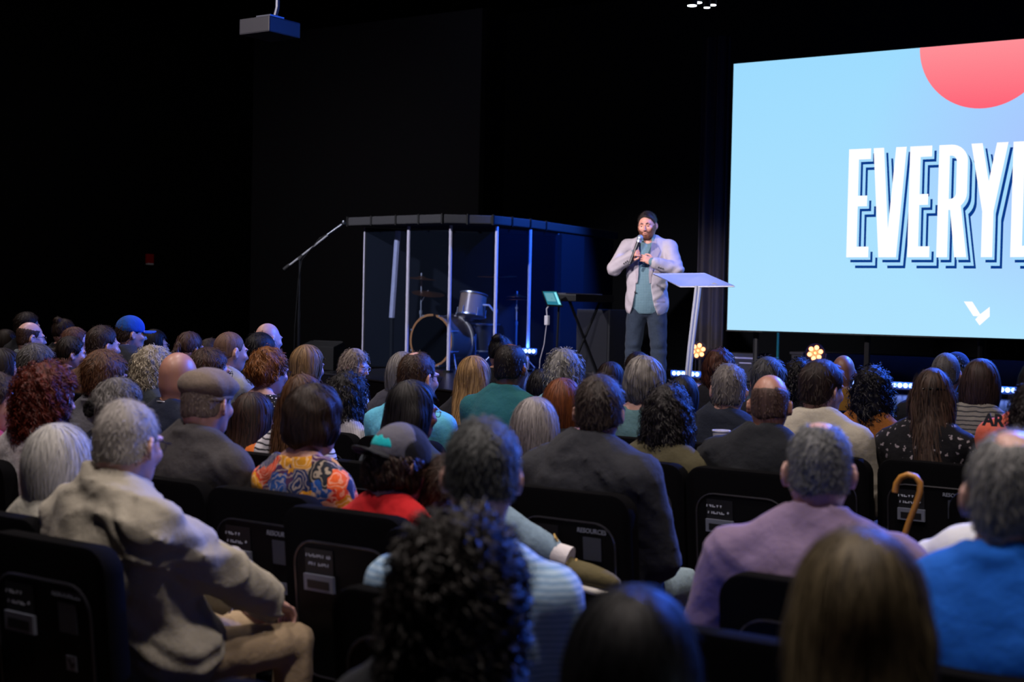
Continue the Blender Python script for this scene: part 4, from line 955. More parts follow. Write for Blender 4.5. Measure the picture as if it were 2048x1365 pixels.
ac = PD(1094, 641, 16.9); m = MB(); m.box(np.zeros(3), (0.05, 0.05, 0.115)); ad = m.build('power_adapter', plain('e6e2ea', 0.4), None, bevel=0.01, loc=ac); tag(ad, 'small white adapter hanging on a cord below the tablet', 'adapter')
m = MB(); m.tube([PD(1098, 612, 16.9) - ac, PD(1093, 618, 16.9) - ac, PD(1094, 632, 16.9) - ac], 0.009, 6); m.tube([PD(1093, 650, 16.9) - ac, PD(1088, 690, 16.9) - ac, PD(1080, 720, 16.9) - ac, np.array([-0.1, 0, STAGE + 0.01 - ac[2]])], 0.005, 6); m.build('cord', plain('c8c4d0', 0.5), ad, True)
c = PD(1170, 597, 17.6); o_ = np.array([c[0], c[1], STAGE]); r = empty('keyboard', o_); tag(r, 'small black keyboard on a stand between the drum enclosure and the speaker', 'keyboard'); z = c[2] - STAGE
m = MB(); m.box((0, 0, z), (0.30, 0.9, 0.09)); m.build('body', plain('101014', 0.5), r, bevel=0.012)
m = MB()
for i in range(22): m.box((-0.07, -0.41 + 0.039 * i, z + 0.052), (0.12, 0.034, 0.014))
m.build('keys', plain('50505c', 0.4), r)
m = MB(); m.box((-0.153, -0.1, z - 0.02), (0.006, 0.2, 0.018)); m.build('badge', plain('8a8a96', 0.4), r)
for s in (-1, 1):
    m = MB(); m.tube([(0, -0.35 * s, 0.02), (0, 0.35 * s, z - 0.045)], 0.018, 8); m.build('leg', dark, r, True)
c = PD(1205, 700, 18.4); r = empty('speaker_cabinet', (c[0], c[1], STAGE)); tag(r, 'dark loudspeaker cabinet standing on the stage left of the speaker', 'speaker')
m = MB(); m.box((0, 0, 0.42), (0.5, 0.5, 0.84)); m.build('body', plain('1c1c20', 0.8), r, bevel=0.015); m = MB(); m.box((0, -0.253, 0.42), (0.44, 0.012, 0.76)); m.build('grille', plain('26262b', 0.9, 0.1, 0, 0.4, 300), r)
c = PD(690, 720, 18.0); r = empty('floor_monitor', (c[0] - 0.3, c[1], STAGE)); tag(r, 'black wedge monitor on the stage left of the drum enclosure', 'speaker')
m = MB(); m.prism([(-0.2, 0), (0.25, 0), (0.25, 0.12), (-0.02, 0.36), (-0.2, 0.3)], -0.28, 0.28, 0); m.build('body', plain('0e0e12', 0.8), r, bevel=0.01); m = MB(); m.prism([(0.25, 0.13), (-0.0, 0.355), (0.005, 0.365), (0.26, 0.14)], -0.25, 0.25, 0); m.build('grille', plain('1a1a1e', 0.9), r)

# ------------------------------------------------------------------ lectern
cc = [PD(1307, 549, 13.75), PD(1410, 548, 13.25), PD(1469, 573, 12.95), PD(1361, 574, 13.35)]
base = PD(1373, 790, 13.2); lo_ = np.array([base[0], base[1], STAGE]); r = empty('lectern', lo_); tag(r, 'slim lectern with a clear tilted top on a curved chrome stem, right of the speaker', 'lectern')
q = [a - lo_ for a in cc]; nrm = np.cross(q[1] - q[0], q[3] - q[0]); nrm /= np.linalg.norm(nrm); nrm *= np.sign(nrm[2])
t = NT('lectern_acrylic'); g = t.bsdf(lin('98b0ff'), 0.06, 0.7); g.inputs['Alpha'].default_value = 0.55; LAC = t.m
m = MB(); m.add(q + [a + nrm * 0.014 for a in q], [(0, 1, 2, 3), (7, 6, 5, 4), (0, 4, 5, 1), (1, 5, 6, 2), (2, 6, 7, 3), (3, 7, 4, 0)]); m.build('top', LAC, r)
m = MB(); m.tube(q, 0.008, 6, True); m.build('top_edge', plain('f0f2ff', 0.1, 0.7), r, True)
cen = sum(q) / 4; u = (q[1] - q[0]) * 0.30; v = (q[3] - q[0]) * 0.30; pl = [cen - u - v, cen + u - v, cen + u + v, cen - u + v]
m = MB(); m.add([a - nrm * 0.012 for a in pl] + [a - nrm * 0.002 for a in pl], [(0, 1, 2, 3), (7, 6, 5, 4), (0, 4, 5, 1), (1, 5, 6, 2), (2, 6, 7, 3), (3, 7, 4, 0)]); m.build('support_plate', plain('c8ccdc', 0.3, 0.5, 0.5), r)
for s in (-0.014, 0.016):
    pp_ = [PD(x, y, 13.22) - lo_ + RT * s for x, y in ((1396, 572), (1393, 600), (1388, 640), (1382, 690), (1377, 740))] + [np.array([0, 0, 0.02]) + RT * s]
    m = MB(); m.tube(pp_, 0.017, 10); m.build('stem', chrome, r, True)
m = MB(); m.box((0, 0, 0.01), (0.5, 0.4, 0.02)); m.build('base', plain('9aa0b4', 0.2, 0.5, 0.7), r, bevel=0.006)

# ------------------------------------------------------------------ things on walls and ceiling
c = P(297, 519, 15.3); d_ = ray(297, 519); tt = (WX - 0.0) / d_[0]; c = CAM + d_ * tt
r = empty('fire_alarm', (WX + 0.001, c[1], c[2] - 0.09)); tag(r, 'small red fire alarm box with a white lower edge on the dark left wall', 'alarm')
m = MB(); m.box((0.03, 0, 0.10), (0.06, 0.15, 0.17)); m.build('case', plain('b01820', 0.4), r, bevel=0.008)
m = MB(); m.box((0.035, 0, 0.005), (0.05, 0.14, 0.03)); m.build('strobe', plain('e0dce0', 0.3), r, bevel=0.006)
c = PD(540, 58, 11.6); r = empty('projector', c); tag(r, 'ceiling projector hanging from a pole at upper left', 'projector'); cz = 6.7 - c[2]
m = MB(); m.box((0, 0, 0), (0.34, 0.36, 0.13)); m.build('body', plain('121319', 0.6, 0.2), r, bevel=0.012)
m = MB(); m.lathe([(0.045, -0.02), (0.045, 0.02), (0.03, 0.025), (0.0, 0.02)], (0.08, 0.185, 0.0), 'y', 20); m.build('lens', dark, r, True)
m = MB(); m.box((0, 0, 0.09), (0.16, 0.16, 0.02)); m.tube([(0.05, 0.0, 0.08), (0.06, 0.02, 0.17)], 0.018, 8); m.tube([(0.06, 0.02, 0.16), (0.06, 0.02, cz)], 0.018, 8); m.build('mount', plain('30343e', 0.4, 0.5, 0.5), r, True)
def rig(px_, py_, dep, yaw, label, rx, strength):
    c = PD(px_, py_, dep); r = empty('ceiling_light', c, yaw); tag(r, label, 'stage light', 'lit lamps hung above the stage')
    m = MB(); m.lathe([(rx, 0.0), (rx * 1.15, 0.02), (rx * 1.1, 0.22), (rx * 0.5, 0.28), (0, 0.28)], (0, 0, 0), 'z', 20); m.build('can', blackm, r, True)
    m = MB(); m.lathe([(0, -0.006), (rx * 0.96, -0.004), (rx * 0.96, 0.012), (0, 0.012)], (0, 0, 0), 'z', 20); m.build('lens', emit('f4f6ff', strength), r, True)
    m = MB(); m.tube([(0, 0, 0.26), (0, 0, 6.7 - c[2])], 0.016, 6); m.build('drop_pole', blackm, r, True)
rig(1384, 11, 13.2, 0, 'left front one of four white lamps hung above the stage', 0.045, 8); rig(1395, 5, 13.8, 0, 'left rear one of four white lamps hung above the stage', 0.045, 8)
rig(1425, 10, 13.8, 0, 'right rear one of four white lamps hung above the stage', 0.036, 8); rig(1414, 15, 13.2, 0, 'right front one of four white lamps hung above the stage', 0.03, 8)
# ------------------------------------------------------------------ the speaker on stage
def speaker():
    base = PD(1294, 612, 14.2); root = empty('person', (base[0], base[1], STAGE)); tag(root, 'bearded man in a light grey blazer speaking into a handheld microphone on stage', 'person')
    tocam = math.atan2(-base[1], -base[0]) - math.pi / 2; root.rotation_euler = (0, 0, tocam - math.radians(6))
    hs = 1.08; HC = np.array([0.012, 0.045, 1.700]); M = rotm(8, 8, 3); skm = skin('d8a08c')
    sw = 0.205
    A = {}
    for s, W, pole in ((1, (0.125, 0.245, 1.395), (1.0, -0.35, -0.75)), (-1, (-0.085, 0.275, 1.325), (-1.0, -0.3, -0.5))):
        S = np.array([s * sw, 0.0, 1.485]); E, W = ik(S, W, 0.30, 0.25, pole); A[s] = (S, E, W)
    def tor(e, noise=0.0, hem=0.80, arm=True, wr=1.0, cut=1.0, fl=0.0):
        def fn(p):
            x, y, z = p; ax = np.abs(x); m = (ax, y, z)
            d = ell(p, (0, 0.0, 1.34), (0.200, 0.135, 0.22))
            d = smin(d, ell(p, (0, 0.035, 1.10), (0.185, 0.155, 0.24)), 0.09)
            d = smin(d, ell(p, (0, 0.0, 0.92), (0.185, 0.140, 0.17)), 0.08)
            d = smin(d, cap(m, (0.05, 0, 1.485), (sw - 0.01, 0, 1.475), 0.062), 0.05)
            d = smin(d, cap(m, (0.10, -0.008, 1.51), (0.03, -0.01, 1.565), 0.052, 0.05), 0.04)
            if arm:
                for s in (-1, 1):
                    S, E, W = A[s]; W2 = E + (W - E) * cut
                    d = smin(d, cap(p, S, E, 0.060, 0.050), 0.03); d = smin(d, cap(p, E, W2, 0.050, 0.042), 0.02)
            if noise: d = d + f4(noise) * wob(p, f4(26), 2.0) + f4(noise * 0.8) * np.sin(f4(80) * (z + 0.5 * x)) * np.clip(np.sin(f4(11) * x + f4(9) * z), 0, 1)
            d = d - f4(e) - f4(fl) * np.clip((1.05 - z) / 0.25, 0, 1)
            return smax(d, f4(hem) - z, 0.008)
        return fn
    parts = []
    V, Q = head_mesh(0.0, 1.14, 0.0052); parts.append(((V * hs) @ M.T.astype(f4) + HC.astype(f4), Q))
    parts.append(nets(lambda p: smin(tor(-0.016, hem=0.7)(p), cap(p, (0, -0.012, 1.48), (0, 0.015, 1.62), 0.064, 0.060), 0.02), (-0.5, -0.25, 0.68), (0.5, 0.42, 1.66), 0.016))
    def bare_legs(p):
        d = None
        for s in (-1, 1):
            e = np.minimum(cap(p, (s * 0.10, 0, 0.92), (s * 0.125, 0.02, 0.50), 0.085, 0.058), cap(p, (s * 0.125, 0.02, 0.5), (s * 0.135, -0.02, 0.09), 0.055, 0.042)); d = e if d is None else np.minimum(d, e)
        return d
    parts.append(nets(bare_legs, (-0.3, -0.2, 0.04), (0.3, 0.2, 1.02), 0.022))
    # right hand closed round the microphone, left hand laid on the chest
    mic0, mic1 = np.array([0.137, 0.305, 1.33]), np.array([0.055, 0.265, 1.565]); md = (mic1 - mic0) / np.linalg.norm(mic1 - mic0)
    S, E, W = A[1]; fist = hand_mesh((1.15, 1.2, 1.25, 1.3), 1.0, 0.0042, 0.3)
    parts.append(place_hand(fist, W + np.array([0.020, -0.01, -0.005]), (-0.62, 0.75, 0.28), (0.62, 0.60, 0.35), 1))
    S, E, W = A[-1]; flat_h = hand_mesh((0.35, 0.40, 0.45, 0.5), 0.25, 0.0042, 0.6)
    parts.append(place_hand(flat_h, W, (0.86, 0.12, 0.34), (0.05, 0.95, 0.35), 1))
    V, Q = join(parts); add_mesh('body', V, Q, skm, root)
    # jeans, shirt, blazer
    def jeans(p):
        d = ell(p, (0, 0.0, 0.90), (0.175, 0.135, 0.14))
        for s in (-1, 1):
            d = smin(d, np.minimum(cap(p, (s * 0.095, 0, 0.90), (s * 0.125, 0.02, 0.50), 0.105, 0.082), cap(p, (s * 0.125, 0.02, 0.5), (s * 0.14, -0.02, 0.08), 0.080, 0.072)), 0.02)
        return d + f4(0.004) * wob(p, f4(30), 3.0) + f4(0.004) * np.sin(f4(70) * p[2]) * np.clip(1 - np.abs(p[2] - 0.46) / 0.12, 0, 1)
    V, Q = nets(jeans, (-0.35, -0.22, 0.05), (0.35, 0.22, 1.06), 0.012); add_mesh('jeans', V, Q, cloth('2a3442', 'denim'), root)
    for s in (-1, 1): make_shoe(np.array([s * 0.14, -0.02, 0.095]), np.array([s * 0.17, 0.19, 0.04]), root, '3a2c24')
    sf = tor(0.002, 0.0, 0.815, True, 1.0, 1.05)
    def shirt(p):
        d = smax(sf(p), -ell(p, (0, 0.07, 1.60), (0.062, 0.10, 0.085)), 0.008); d = smax(d, -cap(p, (0.008, 0.17, 1.45), (0.008, 0.12, 1.60), 0.012, 0.055), 0.006)
        q = (p[0], p[1] + f4(0.35) * (p[2] - f4(1.575)), p[2]); rad = np.sqrt(q[0] ** 2 + (q[1] - 0.015) ** 2) - 0.078 + 0.15 * (q[2] - 1.57)
        ring = np.maximum(np.maximum(np.abs(rad) - 0.009, np.abs(q[2] - f4(1.57)) - 0.036), np.maximum(0.0, q[1] - 0.06) * 3 - np.abs(p[0]) * 1.2 - 0.02 + 0.0)
        return smin(d, ring, 0.006)
    V, Q = nets(shirt, (-0.5, -0.25, 0.79), (0.5, 0.42, 1.66), 0.0095); sh = add_mesh('shirt', V, Q, cloth('7896a0', 'check', '4c6c78'), root)
    jo, ji = tor(0.019, 0.0045, 0.80, True, 1.0, 0.93, 0.02), tor(0.010, 0.0, 0.78, True, 1.0, 1.2)
    def blazer(p):
        x, y, z = p; d = jo(p)
        hw = np.interp(z, [0.78, 0.90, 1.05, 1.25, 1.40, 1.60], [0.150, 0.105, 0.078, 0.062, 0.075, 0.085]).astype(f4)
        gap = np.maximum(np.abs(x - f4(0.02)) - hw, -sf(p) - f4(0.03))
        gap = np.maximum(gap, 0.02 - y)
        aw = np.minimum(cap(p, A[1][0], A[1][1], 0.1), cap(p, A[-1][0], A[-1][1], 0.1)); fw_ = np.minimum(cap(p, A[1][1], A[1][2], 0.085, 0.068), cap(p, A[-1][1], A[-1][2], 0.085, 0.068))
        d = np.where(fw_ < 0, d, smax(d, -gap, 0.006))
        d = smax(d, -ell(p, (0, 0.05, 1.63), (0.080, 0.11, 0.085)), 0.006)
        q = (x, y + f4(0.40) * (z - f4(1.57)), z); rad = np.sqrt(x ** 2 + (q[1] - 0.008) ** 2) - 0.092 + 0.15 * (z - 1.57)
        ring = np.maximum(np.maximum(np.abs(rad) - 0.007, np.abs(z - f4(1.572)) - 0.030), q[1] - 0.05)
        return smin(d, ring, 0.004)
    V, Q = nets(blazer, (-0.52, -0.27, 0.78), (0.52, 0.45, 1.66), 0.0085); bz = add_mesh('blazer', V, Q, cloth('b8b0b6', 'plain'), root)
    jof = tor(0.019, 0.0, 0.80, False, 1.0, 0.93, 0.02)
    for s in (-1, 1):                              # lapels, pocket flaps and buttons follow the front of the blazer
        def onfront(x, z, off):
            ys = np.linspace(0.35, 0.0, 80).astype(f4); dd = jof((np.full(80, x, f4), ys, np.full(80, z, f4))); i = np.argmax(dd < 0); return np.array([x, ys[i] + off, z])
        prof = [(1.56, 0.080, 0.105), (1.50, 0.075, 0.120), (1.44, 0.070, 0.150), (1.40, 0.068, 0.135), (1.30, 0.066, 0.105), (1.20, 0.064, 0.078), (1.12, 0.072, 0.076)]
        Vl = []
        for z, a, b in prof:
            for u_, of in ((a - 0.012, 0.012), (b, 0.010), (b, 0.002), (a - 0.012, 0.002)): Vl.append(onfront(s * u_ + 0.02, z, of))
        Fl = []
        for i in range(len(prof) - 1):
            for k in range(4): Fl.append((i * 4 + k, i * 4 + (k + 1) % 4, i * 4 + 4 + (k + 1) % 4, i * 4 + 4 + k))
        Fl += [(0, 1, 2, 3), tuple(len(Vl) - 4 + k for k in range(4))]
        m = MB(); m.add(Vl, Fl); m.build('lapel', cloth('a89ea6'), bz, True)
        pk = [onfront(s * 0.13 + 0.02, 0.98, 0.006), onfront(s * 0.20 + 0.01, 0.985, 0.006), onfront(s * 0.20 + 0.01, 0.94, 0.009), onfront(s * 0.13 + 0.02, 0.935, 0.009)]
        m = MB(); m.add(pk + [q - np.array([0, 0.008, 0]) for q in pk], [(0, 1, 2, 3), (7, 6, 5, 4), (0, 4, 5, 1), (1, 5, 6, 2), (2, 6, 7, 3), (3, 7, 4, 0)]); m.build('pocket_flap', cloth('a89ea6'), bz)
        S, E, W = A[s]; u_ = (W - E) / np.linalg.norm(W - E)
        for i in range(3):
            c = E + (W - E) * (0.62 + 0.09 * i) + np.array([s * 0.01, 0.055, -0.035]); m = MB(); m.lathe([(0, -0.004), (0.008, -0.003), (0.008, 0.003), (0, 0.004)], c, 'y', 10); m.build('button', plain('2a2428', 0.4), bz, True)
    c = onfront(0.10, 1.03, 0.004); m = MB(); m.lathe([(0, -0.004), (0.010, -0.003), (0.010, 0.003), (0, 0.004)], c, 'y', 10); m.build('button', plain('2a2428', 0.4), bz, True)
    # hair, beard, eyes, brows
    rng = np.random.default_rng(3)
    make_hair('hair', 'short', hairmat('181416', '4a3e38'), M, HC, hs, 0.006, root, rng, [dict(n=900, length=0.022, steps=3, width=0.0026, off=0.002, lift=0.010, jit=0.4)], v=0.010, nape=-0.06, temple=0.012)
    hf = head_fn(0.0, 1.14)
    def beard(p):
        x, y, z = p; d = hf(p) - 0.003
        low = np.maximum(z - np.interp(np.abs(x), [0, 0.03, 0.05, 0.07, 0.09], [-0.048, -0.050, -0.038, 0.0, 0.012]).astype(f4), 0.004 - y)
        d = smax(d, low, 0.004); d = smax(d, -ell(p, (0, 0.10, -0.067), (0.024, 0.03, 0.011)), 0.003); return smax(d, -0.128 - z, 0.004)
    V, Q = nets(beard, (-0.1, -0.01, -0.14), (0.1, 0.14, 0.03), 0.0055); r_ = strands(beard, V, 500, 0.012, 2, 0.002, 0.001, rng, lift=0.005, jit=0.4)
    fl = flow_attr(V); Q = np.concatenate([Q, r_[1] + len(V)]); fl = np.concatenate([fl, r_[2]]); V = np.concatenate([V, r_[0]])
    add_mesh('beard', (V * hs) @ M.T.astype(f4) + HC.astype(f4), Q, hairmat('7a4a38', 'a06a50'), root, True, fl)
    for s in (-1, 1):
        eye = (np.array([s * 0.031, 0.0905, -0.003]) * hs) @ M.T + HC; m = MB(); m.lathe([(0, -0.0055), (0.006, -0.0045), (0.008, 0), (0.006, 0.0045), (0, 0.0055)], eye, 'z', 10); m.build('eye', plain('2a2020', 0.2, 0.6), root, True)
        br = [(np.array([s * a, b, c]) * hs) @ M.T + HC for a, b, c in ((0.012, 0.100, 0.020), (0.028, 0.102, 0.026), (0.048, 0.088, 0.020))]; m = MB(); m.tube(br, [0.0035, 0.0045, 0.002], 6); m.build('eyebrow', plain('2c221e', 0.8), root, True)
    mt = [(np.array([a, b, -0.0665]) * hs) @ M.T + HC for a, b in ((-0.017, 0.096), (0, 0.103), (0.017, 0.096))]; m = MB(); m.tube(mt, [0.002, 0.004, 0.002], 6); m.build('mouth', plain('5a2622', 0.5), root, True)
    m = MB(); w_ = A[-1][2]; u_ = (A[-1][2] - A[-1][1]); u_ /= np.linalg.norm(u_); m.tube([w_ - u_ * 0.015, w_ + u_ * 0.012], 0.036, 14); m.build('watch', plain('1a1a20', 0.4), root, True)
    # handheld microphone, a thing of its own
    R3 = root.matrix_basis.to_3x3() if False else Matrix.Rotation(root.rotation_euler[2], 3, 'Z'); wv = lambda p: np.array(R3 @ Vector(p)) + np.array(root.location)
    a, b = wv(mic0), wv(mic1); mr = empty('microphone', a); tag(mr, 'handheld microphone with a silver ball head held up to the speaker\'s chin', 'microphone')
    d = b - a; L = np.linalg.norm(d); d /= L
    m = MB(); m.tube([-d * 0.03, d * 0.05, d * (L - 0.04)], [0.014, 0.016, 0.021], 14); m.build('handle', plain('1a1a20', 0.35, 0.5), mr, True)
    m = MB(); m.tube([d * (L - 0.05), d * (L - 0.03)], 0.026, 14); m.build('collar', chrome, mr, True)
    m = MB(); m.tube([d * (L - 0.03), d * (L - 0.018), d * L, d * (L + 0.018), d * (L + 0.028)], [0.022, 0.029, 0.031, 0.024, 0.008], 14); m.build('grille', plain('a8b4c4', 0.45, 0.5, 0.6, 0.4, 400), mr, True)
    return root
speaker()
# ------------------------------------------------------------------ chairs
t = NT('chair_cloth'); v = t.coord(); n = t.noise(v, 380, 2); t.bsdf(t.mix(n, lin('040406'), lin('0b0b0e')), 0.95, 0.06, 0, n, 0.3, 0.002); BLK = t.m; BLK2 = plain('08080b', 0.6, 0.15, 0, 0.1); FRM = plain('15151a', 0.35, 0.5, 0.3)
def chair_parts():
    r = empty('_chair'); M_ = {}
    CW, CH, TILT = 0.50, 0.55, 0.10
    def backp(poly, y0, y1): 
        V = []; n = len(poly)
        for y in (y0, y1):
            for a, b in poly: V.append((a, y - (b + CH / 2) * TILT + 0.03, b + 0.405 + CH / 2))
        return V, [tuple(range(n)), tuple(range(2 * n - 1, n - 1, -1))] + [(i, i + n, (i + 1) % n + n, (i + 1) % n) for i in range(n)]
    m = MB(); m.add(*backp(rrect(CW, CH, 0.07, 5), -0.030, 0.040)); M_['backrest'] = m.build('backrest', BLK, r, True, bevel=0.018)
    m = MB(); m.add(*backp([(a, b - 0.045) for a, b in rrect(CW - 0.12, CH - 0.13, 0.075, 6)], -0.036, -0.030)); M_['back_panel'] = m.build('back_panel', BLK2, r, True)
    m = MB(); m.tube([(a, -0.037 - (b + CH / 2) * TILT + 0.03, b + 0.405 + CH / 2) for a, b in [(a, b - 0.045) for a, b in rrect(CW - 0.11, CH - 0.12, 0.08, 6)]], 0.0045, 6, True); M_['piping'] = m.build('piping', plain('26262c', 0.25, 0.6), r, True)
    m = MB(); m.prism(rrect(CW - 0.01, 0.46, 0.06, 4), 0.375, 0.465, 2); o = m.build('seat', BLK, r, True, bevel=0.022); o.data.transform(Matrix.Translation((0, 0.26, 0))); M_['seat'] = o
    for sx in (-1, 1):
        for f in (0, 1):
            m = MB(); m.tube([(sx * 0.215, 0.07 if f == 0 else 0.45, 0.40), (sx * 0.225, 0.0 if f == 0 else 0.49, 0.01)], 0.012, 8); m.build('leg', FRM, r, True)
    m = MB(); m.tube([(sx, sy_, 0.385) for sx, sy_ in ((-0.215, 0.07), (0.215, 0.07), (0.215, 0.45), (-0.215, 0.45))], 0.011, 6, True); m.build('seat_frame', FRM, r, True)
    return r
CH0 = chair_parts(); CH_first = [True]
def rear(x, z):                                   # point on the rear face of a chair back
    return (x, -0.0385 - (z - 0.405) * 0.10 + 0.03, z)
_tm = {}
def chair_text(parent, body, size, x, z, mat, nm='lettering'):
    key = (body, size)
    if key not in _tm: _tm[key] = text_mesh(body, size, 0.0005, size * 0.02)
    me = _tm[key]
    if not me.materials: me.materials.append(mat)
    o = bpy.data.objects.new(nm, me); COL.objects.link(o); o.parent = parent; p = rear(x, z); o.location = (p[0], p[1] - 0.0028, p[2]); o.rotation_euler = (math.radians(90 - 5.7) , 0, 0); return o
def plate(parent, nm, x, z, w_, h_, mat, th=0.002, ox=0.0):
    V = []
    for dy in (0, th):
        for a, b in ((-w_ / 2, -h_ / 2), (w_ / 2, -h_ / 2), (w_ / 2, h_ / 2), (-w_ / 2, h_ / 2)):
            p = rear(x + a + ox * b, z + b); V.append((p[0], p[1] - dy, p[2]))
    m = MB(); m.add(V, [(0, 1, 2, 3), (7, 6, 5, 4), (0, 4, 5, 1), (1, 5, 6, 2), (2, 6, 7, 3), (3, 7, 4, 0)]); return m.build(nm, mat, parent)
PAPER = plain('9aa0b0', 0.6, 0.3, 0, 0.1); PALE = plain('6e7484', 0.6, 0.3, 0, 0.1); INK = plain('101116', 0.6)
CHAIRS = {}
def chair(x, y, who, detail=0):
    r = empty('auditorium_chair', (x, y, 0)); CHAIRS.setdefault(round((y - 1.71) / 0.87), []).append((r, 6.0 if detail else 1.0)); tag(r, who, 'chair', 'black padded auditorium chairs')
    for ch in CH0.children:
        c = ch.copy(); COL.objects.link(c); c.parent = r
    if detail:
        card = plate(r, 'card', -0.090, 0.788, 0.115, 0.080, INK, 0.0015)
        if detail == 2:
            chair_text(card, 'TODAY IS', 0.024, -0.095, 0.802, PAPER); chair_text(card, 'MY DAY', 0.024, -0.090, 0.776, PAPER)
        else:
            chair_text(card, 'NEW', 0.032, -0.112, 0.797, PAPER); chair_text(card, 'HERE', 0.032, -0.106, 0.770, PAPER); chair_text(card, '?', 0.055, -0.052, 0.775, PAPER)
        pk = plate(r, 'card_pocket', -0.088, 0.722, 0.120, 0.052, PALE, 0.012)
        plate(pk, 'pocket_window', -0.088, 0.718, 0.090, 0.026, INK, 0.0135)
        if detail == 1:
            chair_text(r, 'RESOURCES', 0.022, 0.105, 0.815, PALE); plate(r, 'blank_notice', 0.105, 0.760, 0.072, 0.080, plain('3c414e', 0.6), 0.002)
            lg = plate(r, 'logo_sticker', 0.108, 0.640, 0.040, 0.040, PALE, 0.002)
            V = [rear(0.108 + a, 0.640 + b) for a, b in ((-0.013, 0.012), (-0.005, 0.012), (0.003, -0.002), (0.013, 0.006), (0.013, -0.003), (0.002, -0.013), (-0.003, -0.005))]
            m = MB(); m.add([(p[0], p[1] - 0.0030, p[2]) for p in V] + [(p[0], p[1] - 0.0022, p[2]) for p in V], [tuple(range(7)), tuple(range(13, 6, -1))]); m.build('bird_emblem', INK, lg)
    return r

# ------------------------------------------------------------------ the audience
SK = {'f': 'c0988a', 't': 'a27a6a', 'o': 'c4a096', 'b': '6e4838', 'd': '8a5a46', 'p': 'd0aca4'}
PASTOR = PD(1294, 612, 14.2)
BROWN, DKB, BLKH, BLOND, GREY, WHITE, AUB, RED = ('1a120e', '463228'), ('120d0b', '32261f'), ('08070a', '1e1a1e'), ('6a4a2c', 'c09a68'), ('4a4a4c', '9a9a9c'), ('8e8e90', 'dedcd8'), ('2c140c', '8a4a24'), ('32100a', '7a2c18')
N_P = [0]
def hz(st, c, **k): d = dict(st=st, c1=c[0], c2=c[1]); d.update(k); return d
def aud(label, x, y, k, hair, top, dn=0.0, fem=0, skin_='f', yaw=None, pitch=4, roll=0, sleeve='long', neckline='crew', hat=None, gl=None, sw=None, g=1.0, hs=None, sy=-0.07, lx=0.0, byaw=0.0,
        rw=None, lw=None, rp=(1, -0.5, -0.6), lp=(-1, -0.5, -0.6), hup=(0, 0, 1), legs='20242e', jeans=False, rleg=None, lleg=None, shoe='1c1a1a', e=None, wr=None, full=1.0, seat=1, who=None, dx=0.0, dy=0.0, htop=None, nk=0.0):
    n = row(k) + 0.18 + dn; p = P(x, y, n); N_P[0] += 1
    hs = hs or (0.955 if fem else 1.02); v = max([h.get('v', 0.012) for h in hair if not h.get('bald')] or [0.0]); v = 0.02 if hat and hat[0] == 'flat' else 0.016 if hat else v
    if htop is not None: v = htop
    ang = math.degrees(math.atan2(PASTOR[0] - p[0], PASTOR[1] - p[1]))
    if yaw is None: yaw = ang * 0.75
    yaw += math.degrees(byaw)
    sp = dict(seed=N_P[0] * 7 + 1, k=k, H=float(p[2]) - v * hs * 0.9, hs=hs, sw=sw or (0.148 if fem else 0.178), g=g * (0.93 if fem else 1.05), sy=sy, hipf=nk, lx=lx, fem=fem, skin=SK[skin_], yaw=yaw, pitch=pitch, roll=roll,
              sleeve=sleeve, neckline=neckline, hat=hat, glasses=gl, rw=rw, lw=lw, rp=rp, lp=lp, hup=hup, legs=legs, jeans=jeans, rleg=rleg, lleg=lleg, shoe=shoe, e=e if e is not None else (0.020 if neckline == 'jacket' else 0.008),
              wr=wr if wr is not None else (0.0055 if neckline == 'jacket' else 0.0035), full=full, hair=hair, top=top if isinstance(top, tuple) else (top,))
    off = np.array([lx, sy + 0.058]); cb, sb = math.cos(byaw), math.sin(byaw); off = np.array([cb * off[0] - sb * off[1], sb * off[0] + cb * off[1]])
    root = empty('person', (p[0] - off[0], p[1] - off[1], 0), byaw); tag(root, label, 'person', 'seated audience')
    r = seated(sp, root)
    if seat: chair(root.location[0] + dx, row(k) + min(0.0, dn) + dy, 'black padded chair under the ' + who, {1: 0, 2: 2, 3: 1, 4: 4}[seat])
    return root, r
CB = [((0, -0.02, 0.125), (0.056, 0.085, 0.05))]
TOPB = ((0, -0.005, 0.135), (0.066, 0.092, 0.075)); CROWN = ((0, -0.055, 0.122), (0.040, 0.045, 0.035))
# row nearest the camera
aud('woman with long dark curly hair out of focus at the bottom centre', 920, 1030, 0, [hz('curly', ('0a0909', '3a3634'), v=0.022, L=0.30, W=1.0, lump=0.006, lf=75.0, n=1.6, curl=0.013, width=1.6)], '20242c', 0.07, 1, 'o', who='woman with long dark curly hair', yaw=-25)
aud('person with smooth black hair, only a dark blurred dome at the bottom edge', 1270, 1172, 0, [hz('bob', ('06070a', '14161c'), v=0.020, L=0.15)], '10141c', -0.14, 1, 'o', who='person with blurred black hair', sw=0.13, yaw=-20)
aud('woman with long straight dark-blonde hair in soft focus at bottom right', 1722, 1057, 0, [hz('long', ('241d15', '85775a'), v=0.016, L=0.34, W=0.98, n=1.4, us=120.0)], ('a8c8d8', 'tweed'), -0.08, 1, 'f', who='blurred dark-blonde woman', yaw=-22, sw=0.155)
